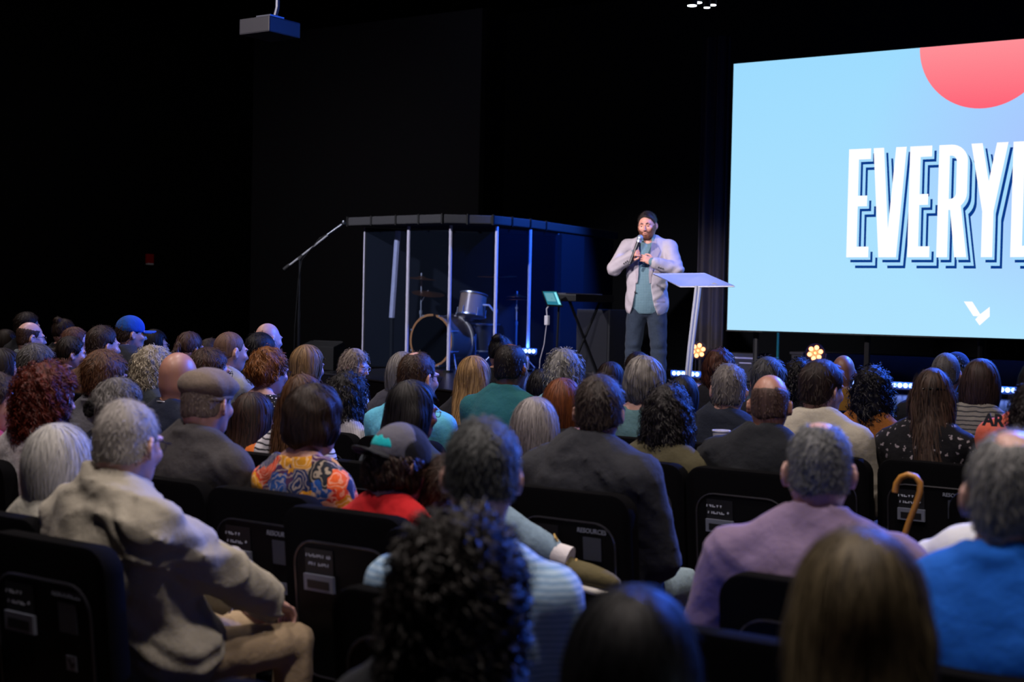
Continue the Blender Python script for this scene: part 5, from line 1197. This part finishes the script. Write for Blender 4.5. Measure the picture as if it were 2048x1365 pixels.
# second row
aud('white-haired woman with a smooth bob in a pale grey top beside the man in beige', 122, 848, 1, [hz('bob', ('9a9a98', 'e8e6e0'), v=0.022, L=0.155, W=1.02)], 'b4b2a6', 0.03, 1, 'o', seat=3, dx=0.0, who='white-haired woman', yaw=-8, neckline='crew', g=1.08)
aud('old man with thin grey hair and glasses in a beige windbreaker, hands on his knee', 258, 800, 1, [hz('short', ('8a8684', 'c8c2bc'), v=0.004, nape=-0.062, n=0.5, len=0.016, temple=0.012, bald=((0.0, 0.06, 0.125), (0.05, 0.09, 0.05)))], ('a49e90',), -0.08, 0, 'o', yaw=-14, gl='2a2426', neckline='jacket', sy=-0.15, g=1.08, sw=0.185, legs='a08c70', seat=3, who='old man in the beige windbreaker', wr=0.009, e=0.026,
    rw=(0.12, 0.365, 0.672), rp=(1.0, 0.0, -0.4), lw=(0.01, 0.33, 0.66), lp=(-1, 0.3, -0.6), byaw=-0.06, dx=0.04, dy=-0.10, pitch=8)
aud('grey-haired man with protruding ears in a fine-striped pale blue shirt, seen from behind', 966, 835, 1, [hz('short', ('26282a', '5e6264'), v=0.010, nape=-0.055, len=0.018, n=1.3)], ('a8c4de', 'finestripe', '7fa2c6', 1.3), -0.12, 0, 'o', yaw=-34, who='grey-haired man in the pale blue striped shirt', sw=0.19, byaw=0.35, nk=0.035)
aud('grey-haired man in a bright blue polo shirt at the right edge', 2026, 862, 1, [hz('short', ('3a4044', 'a8a8a8'), v=0.0045, len=0.016, bald=CROWN)], '1464d0', 0.0, 0, 'o', yaw=-20, neckline='collar', who='man in the bright blue polo shirt', sw=0.205, g=1.15, sleeve='short')
aud('person in a red flowered top cut off by the left edge beside the white-haired woman', -75, 830, 1, [hz('mid', GREY, v=0.016, L=0.10)], ('a83a34', 'darkfloral', 'e8d8c8'), 0.10, 1, 'f', who='person in the red flowered top', seat=0)
# third row
aud('person in a rose-red sweater with face half cut off by the left edge', -10, 742, 2, [hz('short', BROWN, v=0.012)], 'a03a48', -0.05, 0, 'f', yaw=40, who='person in the rose-red sweater')
aud('woman with a mass of red curly hair in a pale knit top', 96, 728, 2, [hz('curly', RED, v=0.024, L=0.18, W=1.0, lump=0.006, lf=70.0, n=1.3, curl=0.010)], ('b8b4b8', 'tweed'), -0.08, 1, 'f', yaw=10, who='woman with red curly hair')
rbow, sbow = aud('grey-haired woman with a black flower clip in her hair', 240, 755, 2, [hz('updo', ('2a2828', '8a8684'), v=0.014, lump=0.002, n=1.2)], '1c2230', 0.06, 1, 'f', yaw=0, who='woman with the black flower clip')
aud('man in a grey tweed flat cap and charcoal jacket', 415, 729, 2, [hz('crop', ('5a4e4a', '84766e'), v=0.002, nape=-0.055, n=0.5, len=0.008)], ('3c3a3c', 'tweed'), 0.0, 0, 'f', yaw=-12, neckline='jacket', hat=('flat', '6e6258'), who='man in the flat cap', sw=0.19, g=1.08)
aud('short-haired brunette in a brightly flowered top with bare upper back', 630, 767, 2, [hz('mid', ('120c0a', '3c2c24'), v=0.024, L=0.088, lump=0.004, lf=45.0, n=1.3, len=0.10)], ('d8502c', 'floral'), 0.05, 1, 'f', yaw=-2, neckline='wide', who='woman in the flowered top', seat=3, sw=0.155)
aud('boy in a red shirt wearing a grey cap backwards with a teal patch', 802, 847, 2, [hz('mid', ('120c0a', '40281c'), v=0.010, L=0.085, lump=0.004, lf=70.0, curl=0.006, n=1.2, len=0.06, ztop=0.022)], 'c01c22', -0.15, 0, 'f', yaw=14, pitch=14, hs=0.97, sw=0.155, hat=('ball', '15161c', '1c1e26', -1, '5a5a66'), who='boy in the backward cap', seat=2, dx=-0.05)
r_, _ = aud('person in pale jeans and olive sneakers hidden behind the grey-haired man', 905, 905, 2, [hz('short', BROWN, v=0.012)], '3a4048', -0.02, 0, 'f', dx=-0.03, dy=-0.25, who='person with the crossed leg', legs='7890a4', jeans=True, shoe='5a5338', rleg=((0.13, 0.46, 0.545), (0.13, 0.44, 0.10), np.array((0.15, 0.64, 0.045))),
    lleg=('px', (985, 1035, 3.95), (1100, 1104, 4.02), (1232, 1140, 4.05)))
q_ = [tolocal(r_, P(*c)) for c in ((1090, 1098, 4.02), (1112, 1110, 4.02), (1140, 1120, 4.03))]; m = MB(); m.tube(q_, [0.044, 0.042, 0.044], 14); m.build('sock', cloth('d8d4d8'), r_, True)
aud('broad man with cropped grey hair in a mauve sweatshirt, seen from behind', 1640, 845, 2, [hz('short', ('3a3e40', '8c8e90'), v=0.0035, nape=-0.058, len=0.012, n=1.4, bald=((0, -0.02, 0.132), (0.036, 0.06, 0.030)))], ('82708c',), -0.20, 0, 'o', yaw=-26, full=1.05, sw=0.21, g=1.22, who='man in the mauve sweatshirt', wr=0.005, e=0.014, lw=(-0.26, 0.24, 0.63), lp=(-0.35, -0.5, -0.8), rw=(0.26, 0.24, 0.63), rp=(0.35, -0.5, -0.8), legs='5a5040', hup=(-1, 0, 0.2), byaw=0.3, dx=0.22, dy=-0.06)
aud('person in a white shirt with bent elbow, hidden behind the man in blue', 2100, 842, 2, [hz('short', GREY, v=0.01)], 'd0d4dc', 0.0, 0, 'f', who='person in the white shirt', lw=('px', 1962, 1168, 3.9), lp=(-1, -0.3, -0.2), neckline='collar', sw=0.19, e=0.018)
# fourth row
aud('man with wavy auburn-brown short hair in a grey polo shirt', 211, 699, 3, [hz('short', ('2a1a10', '7a5030'), v=0.020, len=0.030, n=1.4)], ('5a5a62',), 0.0, 0, 'f', yaw=-4, neckline='collar', who='man in the grey polo shirt')
rtan, stan = aud('bald tanned man with a silver chain in a navy shirt', 360, 705, 3, [], '141c30', 0.0, 0, 't', yaw=-8, who='bald tanned man', sw=0.195, g=1.1)
aud('girl with long straight dark hair directly right of the flat cap man', 509, 785, 3, [hz('long', ('120c0a', '4a3024'), v=0.016, L=0.30, W=0.95, n=1.2)], 'c86a28', 0.10, 1, 'f', yaw=0, hs=0.94, who='girl with long dark straight hair', sw=0.135)
aud('woman with long brown hair in a striped shirt, head hidden behind the flowered top\'s wearer', 610, 749, 3, [hz('long', ('2a1810', '6e4a2c'), v=0.014, L=0.34, W=1.05, curl=0.006, n=1.2)], ('c8c6cc', 'stripe', '20222c'), -0.06, 1, 'f', yaw=-6, who='woman in the striped shirt')
aud('woman with long black hair and glasses, in shadow in front of the light-blue shirt', 828, 761, 3, [hz('long', BLKH, v=0.016, L=0.32, W=1.08, n=1.2)], '2a343c', 0.0, 1, 'd', yaw=16, gl='6a5a54', who='woman with long black hair and glasses')
aud('woman with a silver-grey straight bob and a black plaid shirt', 1073, 795, 3, [hz('bob', ('5a5456', 'b4aeac'), v=0.018, L=0.21, W=1.0, n=1.3, len=0.2)], ('0c0d12', 'plaid', 'b8c0cc'), 0.12, 1, 'f', yaw=-14, who='woman with the silver-grey bob', rw=(0.20, 0.10, 1.00), rp=(1, 0.2, -0.9), hup=(0.2, 1, 0.2))
aud('dark-haired man in a dark grey denim jacket in the centre', 1200, 749, 3, [hz('short', ('120e0e', '4a3e38'), v=0.012, nape=-0.065, len=0.024, n=1.4)], ('26282e', 'denim'), -0.12, 0, 'o', yaw=-24, neckline='jacket', who='man in the dark denim jacket', seat=3, sw=0.195, g=1.22, legs='8aa0ac', jeans=True, dx=-0.06, e=0.030, wr=0.008)
# fifth row
aud('woman with dark hair cut off by the left edge above the rose-red sweater', 10, 697, 4, [hz('bob', DKB, v=0.016, L=0.16)], '20242e', 0.0, 1, 'f', yaw=24, who='dark-haired woman at the left edge')
aud('person with short salt-and-pepper hair and glasses behind the red-haired woman', 76, 687, 4, [hz('short', ('1c1a1a', '7a7674'), v=0.018, len=0.028)], '2a2622', 0.0, 0, 'f', yaw=20, gl='2c2424', who='person with salt-and-pepper hair')
aud('woman with thick wavy white-blonde hair', 309, 692, 4, [hz('curly', ('7a6e5c', 'd8ccb4'), v=0.020, L=0.16, W=0.92, lump=0.004, lf=60.0, curl=0.007, n=1.0)], '30363e', 0.0, 1, 'f', yaw=10, who='woman with wavy white-blonde hair')
aud('person with brown hair and dark glasses beyond the flat cap', 421, 695, 4, [hz('short', ('1e130e', '56382a'), v=0.018, len=0.028)], '6aa0ac', 0.0, 0, 'f', yaw=22, gl='101014', who='brown-haired person with dark glasses')
aud('woman with a loose auburn updo and glasses in a black polka-dot blouse', 540, 694, 4, [hz('updo', ('4a2812', 'a8692e'), v=0.020, lump=0.005, lf=55.0, n=1.8, curl=0.008)], ('0c0c12', 'dots', 'c8c4cc'), 0.0, 1, 'p', yaw=4, gl='2a2020', neckline='wide', who='woman in the polka-dot blouse')
aud('woman with short black wavy hair in a ribbed grey sweater', 697, 744, 4, [hz('curly', BLKH, v=0.020, L=0.17, W=0.88, lump=0.004, curl=0.007)], ('a8a6ac', 'rib', '6c6a74'), 0.0, 1, 'f', yaw=0, who='woman in the ribbed grey sweater')
aud('balding man with glasses in a light blue t-shirt', 837, 705, 4, [hz('short', ('160f0b', '4a3222'), v=0.005, len=0.014, n=1.2, bald=((0, -0.05, 0.130), (0.030, 0.040, 0.026)))], ('5ab0d0',), 0.0, 0, 'f', yaw=6, gl='2a2422', who='balding man in the light blue t-shirt', sw=0.20, g=1.12)
aud('woman with coppery red hair right of the silver-grey bob', 1128, 757, 4, [hz('bob', ('3a1a0c', '8a4a20'), v=0.018, L=0.18)], '14141a', 0.0, 1, 'f', yaw=-14, who='woman with coppery red hair')
aud('woman with thick black wavy hair in an olive top', 1337, 769, 4, [hz('curly', ('070709', '241e20'), v=0.022, L=0.155, W=1.02, lump=0.004, curl=0.006, n=1.2)], ('4a4632',), 0.0, 1, 'f', yaw=-22, who='woman in the olive top', sw=0.18, g=1.2, neckline='wide')
rb, skb = aud('balding man in a dark rain jacket right of the olive top', 1541, 750, 4, [hz('short', ('3a2a24', '66504a'), v=0.0018, nape=-0.06, len=0.008, bald=((0, 0.0, 0.11), (0.085, 0.115, 0.075)))], ('15181e',), 0.05, 0, 't', yaw=-22, neckline='jacket', who='balding man in the dark rain jacket', seat=4, sw=0.20, g=1.15, lw=(-0.24, 0.16, 1.00), lp=(-0.9, 0.1, -0.9), hup=(-1, 0, 0))
# sixth row
aud('dark-haired young woman with her hair tied back, profile at left', 144, 672, 5, [hz('pony', DKB, v=0.012, L=0.2)], '15161c', 0.07, 1, 'f', yaw=28, who='young woman with tied-back hair')
aud('man with receding dark hair and a clear ear, left of the blue cap', 207, 651, 5, [hz('short', BROWN, v=0.012, temple=0.014)], '6a4a34', -0.08, 0, 'f', yaw=12, who='man with receding dark hair')
aud('man with a close-shaved head in a grey t-shirt', 462, 664, 5, [hz('crop', ('5a4034', '8a6a58'), v=0.0018, nape=-0.055, len=0.005, n=0.5)], '8a8c92', 0.0, 0, 'f', yaw=14, who='man with the close-shaved head')
aud('woman with straight honey-blonde hair left of the laughing woman', 617, 690, 5, [hz('long', ('3a2a1c', 'b08a5c'), v=0.018, L=0.24, W=0.92)], '20222a', 0.0, 1, 'f', yaw=4, who='woman with honey-blonde hair')
aud('grey-haired woman peeking out behind the balding man in light blue', 808, 704, 5, [hz('bob', ('5a5656', '9c9896'), v=0.016, L=0.20)], '3a3a44', 0.05, 1, 'f', yaw=-10, who='grey-haired woman behind the light blue t-shirt')
aud('woman with long golden-blonde hair left of the teal shirt', 950, 712, 5, [hz('long', ('5a3c20', 'c8a068'), v=0.018, L=0.32, W=1.0, n=1.4)], '14141a', 0.14, 1, 'f', yaw=-10, who='woman with long golden-blonde hair')
aud('large man with balding dark hair in a teal polo shirt', 1023, 688, 5, [hz('short', ('0a0807', '241a16'), v=0.006, nape=-0.066, len=0.012, n=1.3, bald=((0, 0.01, 0.130), (0.048, 0.07, 0.035)))], ('1e5a60',), -0.12, 0, 'b', yaw=-10, neckline='collar', who='man in the teal polo shirt', sw=0.205, g=1.2, full=1.08)
aud('man with grey curly hair and a pale blue collar', 1131, 698, 5, [hz('curly', ('3a3a3a', 'a8a6a2'), v=0.014, L=0.075, W=0.62, lump=0.003, lf=80.0, curl=0.006, n=0.9)], '7aa4b8', 0.0, 0, 'f', yaw=-10, neckline='collar', who='man with grey curly hair')
aud('woman with fluffy grey hair in a dusty teal top', 1290, 712, 5, [hz('mid', ('4a4644', 'a8a29c'), v=0.034, L=0.10, W=1.08, lump=0.003, n=1.3, len=0.12)], ('4a6a70',), 0.0, 1, 'f', yaw=-20, who='woman with fluffy grey hair', neckline='wide', sw=0.17, g=1.15)
aud('man with short grey hair in a navy jacket, in front of the chestnut-haired woman', 1459, 727, 5, [hz('short', ('4a4446', '8c8682'), v=0.008, nape=-0.075, len=0.018, n=1.4)], '0e1524', 0.0, 0, 'o', yaw=-24, neckline='jacket', who='man in the navy jacket', sw=0.195)
aud('man with neat brown hair in a cream jacket, head turned right', 1646, 719, 5, [hz('short', ('140e0d', '3c2c28'), v=0.018, nape=-0.07, len=0.03)], ('a8a294',), -0.08, 0, 'f', yaw=16, neckline='jacket', who='man in the cream jacket', sw=0.19)
rc, sc59 = aud('woman with half-up brown hair in a barrette and a black flowered blouse', 1866, 737, 5, [hz('long', ('140d0c', '5a4438'), v=0.012, L=0.34, W=1.02, curl=0.006, n=1.4)], ('0a0a10', 'darkfloral', '8a8288'), 0.0, 1, 'f', yaw=-18, who='woman with the barrette', seat=3, sw=0.17, g=1.1)
rk, sk63 = aud('person with long dark hair in a coral t-shirt at the right edge', 2082, 718, 5, [hz('bob', BLKH, v=0.018, L=0.2, W=1.0)], ('c8604c',), 0.0, 1, 'f', yaw=-12, who='person in the coral t-shirt', sw=0.185, g=1.1, sleeve='short', hs=0.92)
# seventh row and beyond
aud('man with a bald crown and glasses at far left', 62, 645, 6, [hz('short', ('2a1c18', '5a4034'), v=0.0025, len=0.010, bald=((0, 0.0, 0.115), (0.085, 0.115, 0.075)))], ('6c747c', 'stripe', '38404a', 1.6), 0.0, 0, 'p', yaw=22, gl='281c1c', who='bald-crowned man at far left')
aud('man with thin brown hair and glasses at far left, facing right', 152, 654, 6, [hz('crop', ('4a2c20', '7a5040'), v=0.004, temple=0.014)], '20242c', 0.0, 0, 'f', yaw=30, gl='281c1c', who='man with thin brown hair')
aud('man in a bright blue baseball cap and dark vest', 262, 631, 6, [hz('crop', BROWN, v=0.004)], ('2a2e38',), 0.0, 0, 'f', yaw=22, pitch=2, hat=('ball', '1c4ea0', '1c4ea0', 1), who='man in the blue cap', neckline='jacket')
aud('woman with a brown ponytail seen from behind, left of the shaved head', 381, 663, 6, [hz('pony', ('2a1c18', '6a4c40'), v=0.012, L=0.16)], '1a1c24', 0.0, 1, 'f', yaw=0, who='woman with the brown ponytail')
aud('person with thick short black hair below the bald man', 523, 665, 6, [hz('short', BLKH, v=0.020, len=0.03)], '0c0c10', 0.0, 0, 'f', yaw=4, who='person with thick black hair')
aud('dark-haired woman half hidden between the teal shirt and the grey curly hair', 1086, 738, 6, [hz('bob', BLKH, v=0.016, L=0.2, W=0.9, curl=0.006)], '181820', 0.0, 1, 'f', yaw=-6, who='half-hidden dark-haired woman', hs=0.92)
aud('child with dark shiny hair left of the navy jacket', 1368, 751, 6, [hz('bob', ('0a0a0c', '2a2a30'), v=0.016, L=0.17, W=0.9)], ('1c3458', 'darkfloral', '3a68a8'), 0.0, 1, 'f', yaw=-20, who='child with dark shiny hair', hs=0.92)
aud('man with swept-back dark grey hair', 1537, 714, 6, [hz('short', ('1c1c1e', '5c5c5e'), v=0.018, nape=-0.075, len=0.035)], '101218', 0.0, 0, 'f', yaw=-16, who='man with swept-back hair')
aud('woman with a big head of black curls in a mustard sweater', 1746, 732, 6, [hz('curly', ('050507', '1c1820'), v=0.020, L=0.20, W=0.98, lump=0.006, lf=70.0, n=1.5, curl=0.011)], ('8a5420', 'tweed'), 0.0, 1, 'd', yaw=-16, who='woman with black curls')
aud('woman with smooth brown shoulder-length hair near the right edge', 1962, 718, 6, [hz('bob', ('1c1210', '54403a'), v=0.018, L=0.19, W=1.06)], ('7a766e', 'stripe', '3a3a3c'), 0.0, 1, 'f', yaw=-14, who='woman with smooth brown hair')
aud('person with dark short hair and lit cheek at far left top', 56, 624, 7, [hz('short', DKB, v=0.016)], '1a1c24', 0.0, 0, 'f', yaw=30, who='topmost person at far left')
aud('young face at the far left edge under the topmost head', 14, 659, 7, [hz('bob', DKB, v=0.014, L=0.14)], '20222a', 0.0, 1, 'f', yaw=30, who='young person at the far left edge')
aud('dark-haired woman with a high bun at far left', 130, 638, 7, [hz('bun', BROWN, v=0.014)], '14161c', 0.0, 1, 'f', yaw=10, htop=0.012, who='woman with the high bun')
aud('woman with dark hair and glasses right of the blue cap', 311, 659, 7, [hz('bob', BLKH, v=0.016, L=0.17)], '0e1016', 0.0, 1, 'f', yaw=22, gl='40404a', who='dark-haired woman beside the blue cap')
aud('person with short brown hair behind the shaved head', 424, 677, 7, [hz('short', BROWN, v=0.016)], '181a20', 0.0, 0, 'f', yaw=10, who='short-haired person behind the shaved head')
aud('bald man at the front seen above the black hair', 538, 647, 7, [], '1c1e26', 0.0, 0, 'p', yaw=12, who='bald man at the front')
aud('woman with a black topknot above the teal shirt man', 1004, 664, 7, [hz('bun', BLKH, v=0.014)], '16161c', 0.0, 1, 'f', yaw=-10, htop=0.045, who='woman with the black topknot')
aud('small dark brown head left of the fluffy grey hair', 1223, 724, 7, [hz('mid', ('160e0e', '40302c'), v=0.018, L=0.09)], '141418', 0.0, 1, 'f', yaw=-8, who='small dark-haired person')
aud('woman with wavy chestnut hair right of the lectern', 1440, 698, 7, [hz('bob', ('1e100c', '6a3e2c'), v=0.022, L=0.20, W=1.0, curl=0.009, lump=0.004, n=1.3)], '14141a', -0.1, 1, 'f', yaw=-16, who='woman with chestnut hair')
aud('dark curly head beside the cream jacket man', 1598, 718, 7, [hz('curly', BLKH, v=0.020, L=0.14, W=0.9, lump=0.005, curl=0.009)], '16161c', 0.0, 1, 'f', yaw=-16, who='dark curly-headed person')
aud('heavy-set bald man with grey stubble at right', 1893, 706, 7, [hz('crop', ('4a4648', '7a7674'), v=0.002, nape=-0.06, len=0.006, n=0.6)], '14161c', 0.0, 0, 'o', yaw=-10, who='heavy-set bald man', full=1.08, sw=0.2, g=1.15)
aud('person with dark curly hair at the right edge, in front of the coral t-shirt', 2078, 762, 4, [hz('curly', ('0a0808', '2a2022'), v=0.022, L=0.20, W=0.95, lump=0.004, curl=0.008)], ('16161c',), 0.0, 1, 'f', yaw=-18, who='dark curly-haired person at the right edge')
aud('person with short dark brown hair below the speaker', 1278, 704, 8, [hz('short', ('1a120e', '4a3a30'), v=0.016)], '181a20', 0.0, 0, 'f', yaw=-4, who='person below the speaker')
aud('bald man in a mustard top behind the cream jacket man', 1688, 711, 8, [], ('8a6428',), 0.0, 0, 't', yaw=-14, who='bald man in the mustard top', hs=0.96)
aud('person in a dark cap behind the heavy-set bald man', 1914, 704, 8, [hz('crop', GREY, v=0.004)], '181c26', 0.0, 0, 'f', yaw=-10, hat=('ball', '2a3a58', '2a3a58', 1), who='person in the dark cap', hs=0.96)
aud('laughing white-haired woman in a cream jacket turned sideways at the stage', 712, 698, 7, [hz('curly', ('7a6c64', 'c8b8ac'), v=0.012, L=0.075, W=0.60, lump=0.002, lf=80.0, curl=0.004, n=0.8)], ('c8bca4',), 0.0, 1, 'p', yaw=78, pitch=14, roll=0, byaw=-0.7, gl='c0b8b4', neckline='jacket', who='laughing white-haired woman')

# empty chairs and small things among the seats
p = P(1500, 1280, row(1)); chair(p[0] - 0.02, row(1), 'empty black padded chair behind the man in the mauve sweatshirt')
aud('person in blue jeans at the lower left corner, only a knee showing', -250, 880, 0, [hz('short', BROWN, v=0.012)], '20242c', 0.28, 0, 'f', legs='3a5a74', jeans=True, who='person in jeans at the lower left', seat=0)
# cane hooked over a chair
q0 = P(1800, 962, row(4)); pts_c = [P(x, y, row(3) + 0.35) for x, y in ((1790, 985), (1793, 968), (1802, 955), (1816, 950), (1831, 954), (1840, 966), (1840, 984), (1832, 1010), (1818, 1045), (1808, 1075))]
pts_c.append(np.array([pts_c[-1][0] - 0.06, pts_c[-1][1] + 0.03, 0.02])); o = pts_c[-1].copy(); m = MB(); m.tube([c - o for c in pts_c], 0.0105, 10)
cn = empty('walking_cane', o); tag(cn, 'honey-coloured wooden walking cane with a crook handle in front of the mauve sweatshirt man', 'cane')
m.build('shaft', plain('b07a32', 0.35, 0.5), cn, True); m = MB(); m.lathe([(0.015, -0.018), (0.016, 0.02), (0.012, 0.03)], (0, 0, 0), 'z', 12); m.build('rubber_tip', plain('1a1614', 0.8), cn, True)
cw = P(1442, 884, row(4) + 0.25); m = MB(); m.lathe([(0.026, -0.05), (0.036, 0.042), (0.039, 0.044), (0.039, 0.049), (0.034, 0.049), (0.024, -0.046), (0.0, -0.046)], (0, 0, 0), 'z', 24)
tag(m.build('paper_cup', plain('d8d8e0', 0.6), None, True, cw), 'white paper cup held up between the olive top and the dark rain jacket', 'cup')
# small things worn
def worn(root, s, pts, r_, nm, mat, hs, seg=6):
    _, M, t_ = s; m = MB(); m.tube([(np.array(q) * hs) @ M.T + t_ for q in pts], r_, seg); return m.build(nm, mat, root, True)
worn(rc, sc59, [(-0.055, -0.098, 0.030), (-0.02, -0.122, 0.034), (0.02, -0.122, 0.034), (0.055, -0.098, 0.030)], [0.004, 0.007, 0.007, 0.004], 'barrette', plain('0c0c10', 0.15, 0.7), 0.955)
_, M_b, t_b = sbow; m = MB()
for i in range(9):
    a = i * 0.698; c = (np.array((-0.015 + 0.020 * math.cos(a), -0.142, 0.0 + 0.022 * math.sin(a))) * 0.955) @ M_b.T + t_b
    m.lathe([(0, -0.012), (0.012, -0.006), (0.014, 0.003), (0, 0.012)], c, 'y', 10)
m.build('flower_clip', plain('08080a', 0.8, 0.2), rbow, True)
sk_, _, _ = stan; worn_c = [(0.072 * math.cos(a) + sk_.nb[0], sk_.sy + 0.012 + 0.070 * math.sin(a), sk_.sz + 0.068 + 0.020 * -math.sin(a)) for a in np.linspace(0, 2 * math.pi, 25)[:-1]]
m = MB(); m.tube(worn_c, 0.0032, 6, True); m.build('necklace', chrome, rtan, True)
sk_, _, _ = sk63; me = text_mesh('AR', 0.070, 0.001, 0.003); me.materials.append(plain('1a1a24', 0.8)); o = bpy.data.objects.new('lettering', me); COL.objects.link(o); o.parent = rk
lp_ = tolocal(rk, P(1986, 852, rk.location[1] + sk_.sy - 0.135)); o.location = lp_; o.rotation_euler = (math.radians(84), 0, math.radians(-8))
# neighbouring chairs stand side by side: push overlapping ones apart along the row
for yk, lst in CHAIRS.items():
    lst.sort(key=lambda c: c[0].location[0])
    for it in range(60):
        for (a, wa), (b, wb) in zip(lst, lst[1:]):
            gap = 0.505 - (b.location[0] - a.location[0])
            if gap > 0: a.location[0] -= gap * wb / (wa + wb) * 0.6; b.location[0] += gap * wa / (wa + wb) * 0.6
for ch in list(CH0.children): bpy.data.objects.remove(ch)
bpy.data.objects.remove(CH0)
